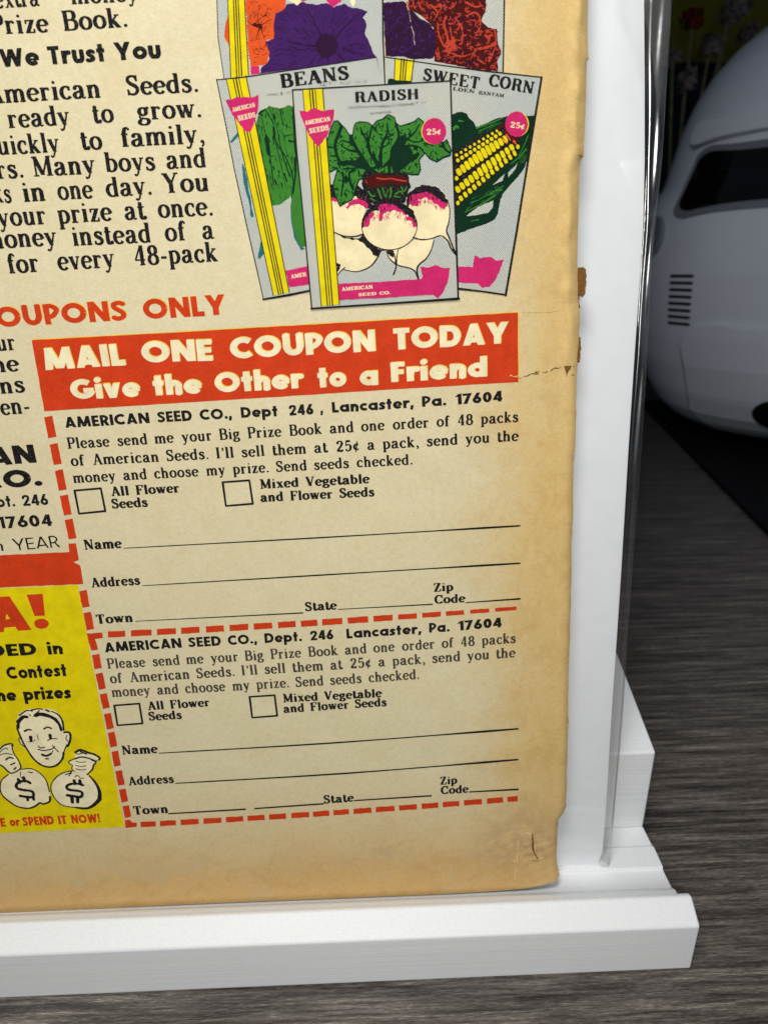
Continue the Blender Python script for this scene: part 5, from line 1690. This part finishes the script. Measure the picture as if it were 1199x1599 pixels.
    outline(e, [([(457, 141), (463, 230), (470, 300), (478, 384), (487, 482)], 2.6), ([(486, 482), (600, 474.5), (716, 466.5)], 3.8), ([(703, 127), (705, 200), (711, 350), (715, 466)], 3.4), ([(457, 141), (580, 134), (703, 127)], 2.0)], z + .062)


petunia_packet()
carnation_packet()
bean_packet()
corn_packet()
radish_packet()


# ------------------------------------------------------------------ tears and creases of the cover
def wear():
    T = []
    r = random.Random(5)

    def ragged(pts, w, n=5):
        q = []
        for i in range(len(pts) - 1):
            for j in range(n):
                t = j / n
                q.append((pts[i][0] + (pts[i + 1][0] - pts[i][0]) * t + r.uniform(-.6, .6), pts[i][1] + (pts[i + 1][1] - pts[i][1]) * t + r.uniform(-1.3, 1.3)))
        q.append(pts[-1])
        out = []
        for i in range(len(q) - 1):
            if r.random() < .78:
                out.append(([q[i], q[i + 1]], w * r.uniform(.4, 1.3)))
        return out
    T += ragged([(810, 590), (826, 586), (835, 582), (850, 581), (862, 577), (876, 573.5)], 1.3)
    T += ragged([(834, 584), (842, 584)], 1.4)
    T += ragged([(895, 572), (902, 570)], .8)
    T += ragged([(884, 585), (897, 586)], .8)
    strokes(comic, 'tear', T, M['tear'], .02, sm=False)
    zz = relief(*uv(885, 575)) + .02
    patch(comic, 'tear', [rough([(880, 571.5), (892, 571), (889, 577), (885, 583), (884, 591), (883, 582)], 3, .4, 3)], M['brittle'], zz + .01)
    T = ragged([(816, 487), (832, 488), (850, 487), (868, 486)], .8) + ragged([(874, 484), (888, 482), (896, 480)], .8)
    strokes(comic, 'crease', T, M['page_edge'], .02, sm=False)
    T = ragged([(875, 249), (890, 245), (900, 243), (911, 244)], 1.2)
    strokes(comic, 'tear', T, M['tear'], relief(*uv(905, 245)) + .16, sm=False)
    strokes(comic, 'crease', ragged([(793, 586), (803, 588), (811, 587)], 1.0) + ragged([(635, 5), (640, 30), (646, 55), (647, 70)], .7), M['crease_light'], Z0 + .03, sm=False)
    for pts, w, mt in ((ragged([(809, 1308), (808, 1330), (805, 1352), (803, 1378)], .7), 0, 'crease_light'), (ragged([(812, 1303), (820, 1300), (828, 1301)], 1.5), 0, 'crease_light'),
                       (ragged([(840, 1341), (849, 1338)], 1.0), 0, 'crease_light'), (ragged([(798, 1343), (805, 1346)], 1.0), 0, 'crease_light')):
        c_ = pts[0][0][0]
        strokes(comic, 'crease', pts, M[mt], max(relief(*uv(*q)) for p in pts for q in p[0]) + .02, sm=False)


wear()
tz = max(relief(x + .12, y) for x, y in TEAR) + .03
strokes(comic, 'tear', [([(829.8, 1303), (830.8, 1316), (832, 1329), (836.5, 1336.5), (839, 1342)], 3.0, 1.6)], M['tear'], tz)


# ------------------------------------------------------------------ plain white helmet on a black mat
def build_helmet():
    h = empty('helmet', (265, 425, 0), Matrix.Rotation(R(-4), 3, 'Z'))
    tag(h, 'glossy white full-face helmet with a black visor, standing behind the comic', 'helmet')
    prof = [(4, 40), (8, 56), (16, 72), (26, 83), (40, 92), (62, 101), (82, 106), (101, 109), (125, 111), (150, 110), (165, 108), (176, 104), (186, 98), (200, 95), (223, 90), (240, 84), (256, 75), (270, 63), (282, 48), (291, 30), (296, 12)]

    def rad(az, z):
        # radius by height, longer fore and aft, chin pushed forward
        for i in range(len(prof) - 1):
            if prof[i][0] <= z <= prof[i + 1][0]:
                t = (z - prof[i][0]) / (prof[i + 1][0] - prof[i][0])
                r = prof[i][1] + (prof[i + 1][1] - prof[i][1]) * t
                break
        else:
            r = prof[0][1] if z < prof[0][0] else prof[-1][1]
        front = max(0, math.cos(az))           # az = 0 faces the camera (-y)
        r *= 1 + .10 * abs(math.cos(az)) ** 2
        r += 10 * front ** 6 * math.exp(-((z - 45) / 38) ** 2)
        return r

    def pt(az, z, off=0):
        r = rad(az, z) + off
        return (math.sin(az) * r, -math.cos(az) * r, z)
    n = 72
    zs = []
    for i in range(len(prof) - 1):
        for j in range(3):
            zs.append(prof[i][0] + (prof[i + 1][0] - prof[i][0]) * j / 3)
    zs.append(prof[-1][0])
    V = [pt(2 * math.pi * i / n, z) for z in zs for i in range(n)]
    F = [(j * n + i, j * n + (i + 1) % n, (j + 1) * n + (i + 1) % n, (j + 1) * n + i) for j in range(len(zs) - 1) for i in range(n)]
    V += [(0, 0, 298), (0, 0, 6)]
    F += [((len(zs) - 1) * n + i, (len(zs) - 1) * n + (i + 1) % n, len(V) - 2) for i in range(n)]
    F += [((i + 1) % n, i, len(V) - 1) for i in range(n)]
    o = mesh_obj('shell', V, F, M['helmet'], h, smooth=True)
    s = o.modifiers.new('s', 'SUBSURF')
    s.levels = s.render_levels = 1

    def on_shell(name, poly, off, mat, thick=2.0, grid=5):
        """panel with thickness lying on the shell; poly in (azimuth degrees, height)"""
        Vv, Ff = cdt_fill([poly], grid=grid)
        m2 = len(Vv)
        top = [pt(R(a), z, off) for a, z in Vv]
        und = [pt(R(a), z, off - thick) for a, z in Vv]
        FF = [list(q) for q in Ff] + [[i + m2 for i in q[::-1]] for q in Ff]
        es = {(q[i], q[(i + 1) % 3]) for q in Ff for i in range(3)}
        for (p, q) in es:
            if (q, p) not in es:
                FF.append([q, p, p + m2, q + m2])
        return mesh_obj(name, top + und, FF, mat, h, smooth=False)

    def rr(a0, z0, a1, z1, r=6, n_=5):
        out = []
        for cx, cz, s0 in ((a1 - r, z1 - r, 0), (a0 + r, z1 - r, 90), (a0 + r, z0 + r, 180), (a1 - r, z0 + r, 270)):
            for i in range(n_ + 1):
                out.append((cx + r * math.cos(R(s0 + 90 * i / n_)), cz + r * math.sin(R(s0 + 90 * i / n_))))
        return out
    on_shell('visor_gasket', rr(-76, 160, 76, 205, 8), .8, M['helmet_trim'])
    on_shell('visor', rr(-73, 165, 73, 201, 7), 2.0, M['visor'])
    on_shell('brow_peak', rr(-80, 207, 80, 222, 5), 5.5, M['helmet'], 5, 3)
    on_shell('chin_guard', rr(-62, 12, 62, 92, 16), 4.0, M['helmet'], 4, 4)
    on_shell('pivot_cover', [(-86 + 8 * math.cos(i / 24 * 6.283), 150 + 14 * math.sin(i / 24 * 6.283)) for i in range(24)], 3.5, M['helmet_trim'], 3, 3)
    on_shell('pivot_cover', [(86 + 8 * math.cos(i / 24 * 6.283), 150 + 14 * math.sin(i / 24 * 6.283)) for i in range(24)], 3.5, M['helmet_trim'], 3, 3)
    for i in range(8):
        on_shell('cheek_vent', rr(-70, 122 - i * 4.6, -59, 123.9 - i * 4.6, .9, 3), 0.9, M['dark_rubber'], 2, 1.2)
    on_shell('chin_intake', [(-18 + 15 * math.cos(i / 20 * 6.283), 34 + 14 * math.sin(i / 20 * 6.283)) for i in range(20)], 5.2, M['dark_rubber'], 3, 3)
    on_shell('chin_intake', [(24 + 15 * math.cos(i / 20 * 6.283), 34 + 14 * math.sin(i / 20 * 6.283)) for i in range(20)], 5.2, M['dark_rubber'], 3, 3)
    # mat
    mt = mesh_obj('desk_mat', [(145, 214, .2), (137, 185, .2), (560, 150, .2), (640, 640, .2), (218, 560, .2), (145, 214, 3), (137, 185, 3), (560, 150, 3), (640, 640, 3), (218, 560, 3)],
                  [(4, 3, 2, 1, 0), (5, 6, 7, 8, 9), (0, 1, 6, 5), (1, 2, 7, 6), (2, 3, 8, 7), (3, 4, 9, 8), (4, 0, 5, 9)], M['mat_black'])
    tag(mt, 'flat black desk mat under the white helmet', 'desk mat')
    h.location.z = 3.2 * MM


build_helmet()


def build_background():
    # olive card pinned on the far wall
    b = mesh_obj('wall_card', [(270, 990, 405), (760, 990, 405), (760, 990, 700), (270, 990, 700), (270, 996, 405), (760, 996, 405), (760, 996, 700), (270, 996, 700)],
                 [(0, 1, 2, 3), (7, 6, 5, 4), (0, 4, 5, 1), (1, 5, 6, 2), (2, 6, 7, 3), (3, 7, 4, 0)], M['olive'])
    tag(b, 'olive yellow card on the dark wall behind the helmet', 'wall card')
    fl = empty('dried_flower_bunch', (315, 750, 0))
    tag(fl, 'dim bunch of dried pale and rust flowers in the dark behind the sleeve edge', 'dried flowers')
    r = random.Random(3)
    # vase
    prof = [(0, 26), (8, 30), (50, 40), (90, 34), (120, 18), (135, 20)]
    n = 24
    V = [(math.cos(i / n * 6.283) * q, math.sin(i / n * 6.283) * q, z) for z, q in prof for i in range(n)]
    F = [(j * n + i, j * n + (i + 1) % n, (j + 1) * n + (i + 1) % n, (j + 1) * n + i) for j in range(len(prof) - 1) for i in range(n)]
    F.append(tuple(range(n))[::-1])
    mesh_obj('vase', V, F, M['vase'], fl, smooth=True)
    heads = [(15, 0, 361, 17), (-8, 0, 328, 15), (-22, 10, 352, 12), (40, 10, 396, 20), (28, -6, 385, 14), (0, 20, 390, 16), (58, 8, 372, 15), (70, 15, 405, 22), (-30, 12, 385, 13), (12, 14, 345, 12), (45, -4, 352, 10)]
    for i, (x, y, z, s) in enumerate(heads[:7]):
        V, F = [], []
        m2 = 6
        for j in range(m2):
            t = j / (m2 - 1)
            px_, pz_, py_ = x * t, 120 + (z - 120) * t, y * t
            for q in range(5):
                a = q / 5 * 6.283
                V.append((px_ + 1.6 * math.cos(a), py_ + 1.6 * math.sin(a), pz_))
            if j:
                for q in range(5):
                    F.append(((j - 1) * 5 + q, (j - 1) * 5 + (q + 1) % 5, j * 5 + (q + 1) % 5, j * 5 + q))
        mesh_obj('stem', V, F, M['stem'], fl)
        V, F = [], []
        for k in range(46):
            d = Vector((r.gauss(0, 1), r.gauss(0, 1), r.gauss(0, .8))).normalized()
            c = Vector((x, y, z)) + d * s * r.uniform(.25, .8)
            u = d.orthogonal().normalized()
            v = d.cross(u)
            L, W = s * .55, s * .28
            o0 = len(V)
            for a, b_ in ((-.5, 0), (0, -1), (1.2, 0), (0, 1)):
                p = c + d * (a * L) * .4 + u * (b_ * W) + v * a * L * .7
                V.append(tuple(p))
            F.append((o0, o0 + 1, o0 + 2, o0 + 3))
        mesh_obj('flower_head', V, F, M['rustpetal'] if i in (8, 5) else M['petal'], fl)


build_background()
print('objects', len(bpy.data.objects), 'tris', sum(len(o.data.polygons) for o in bpy.data.objects if o.type == 'MESH'))
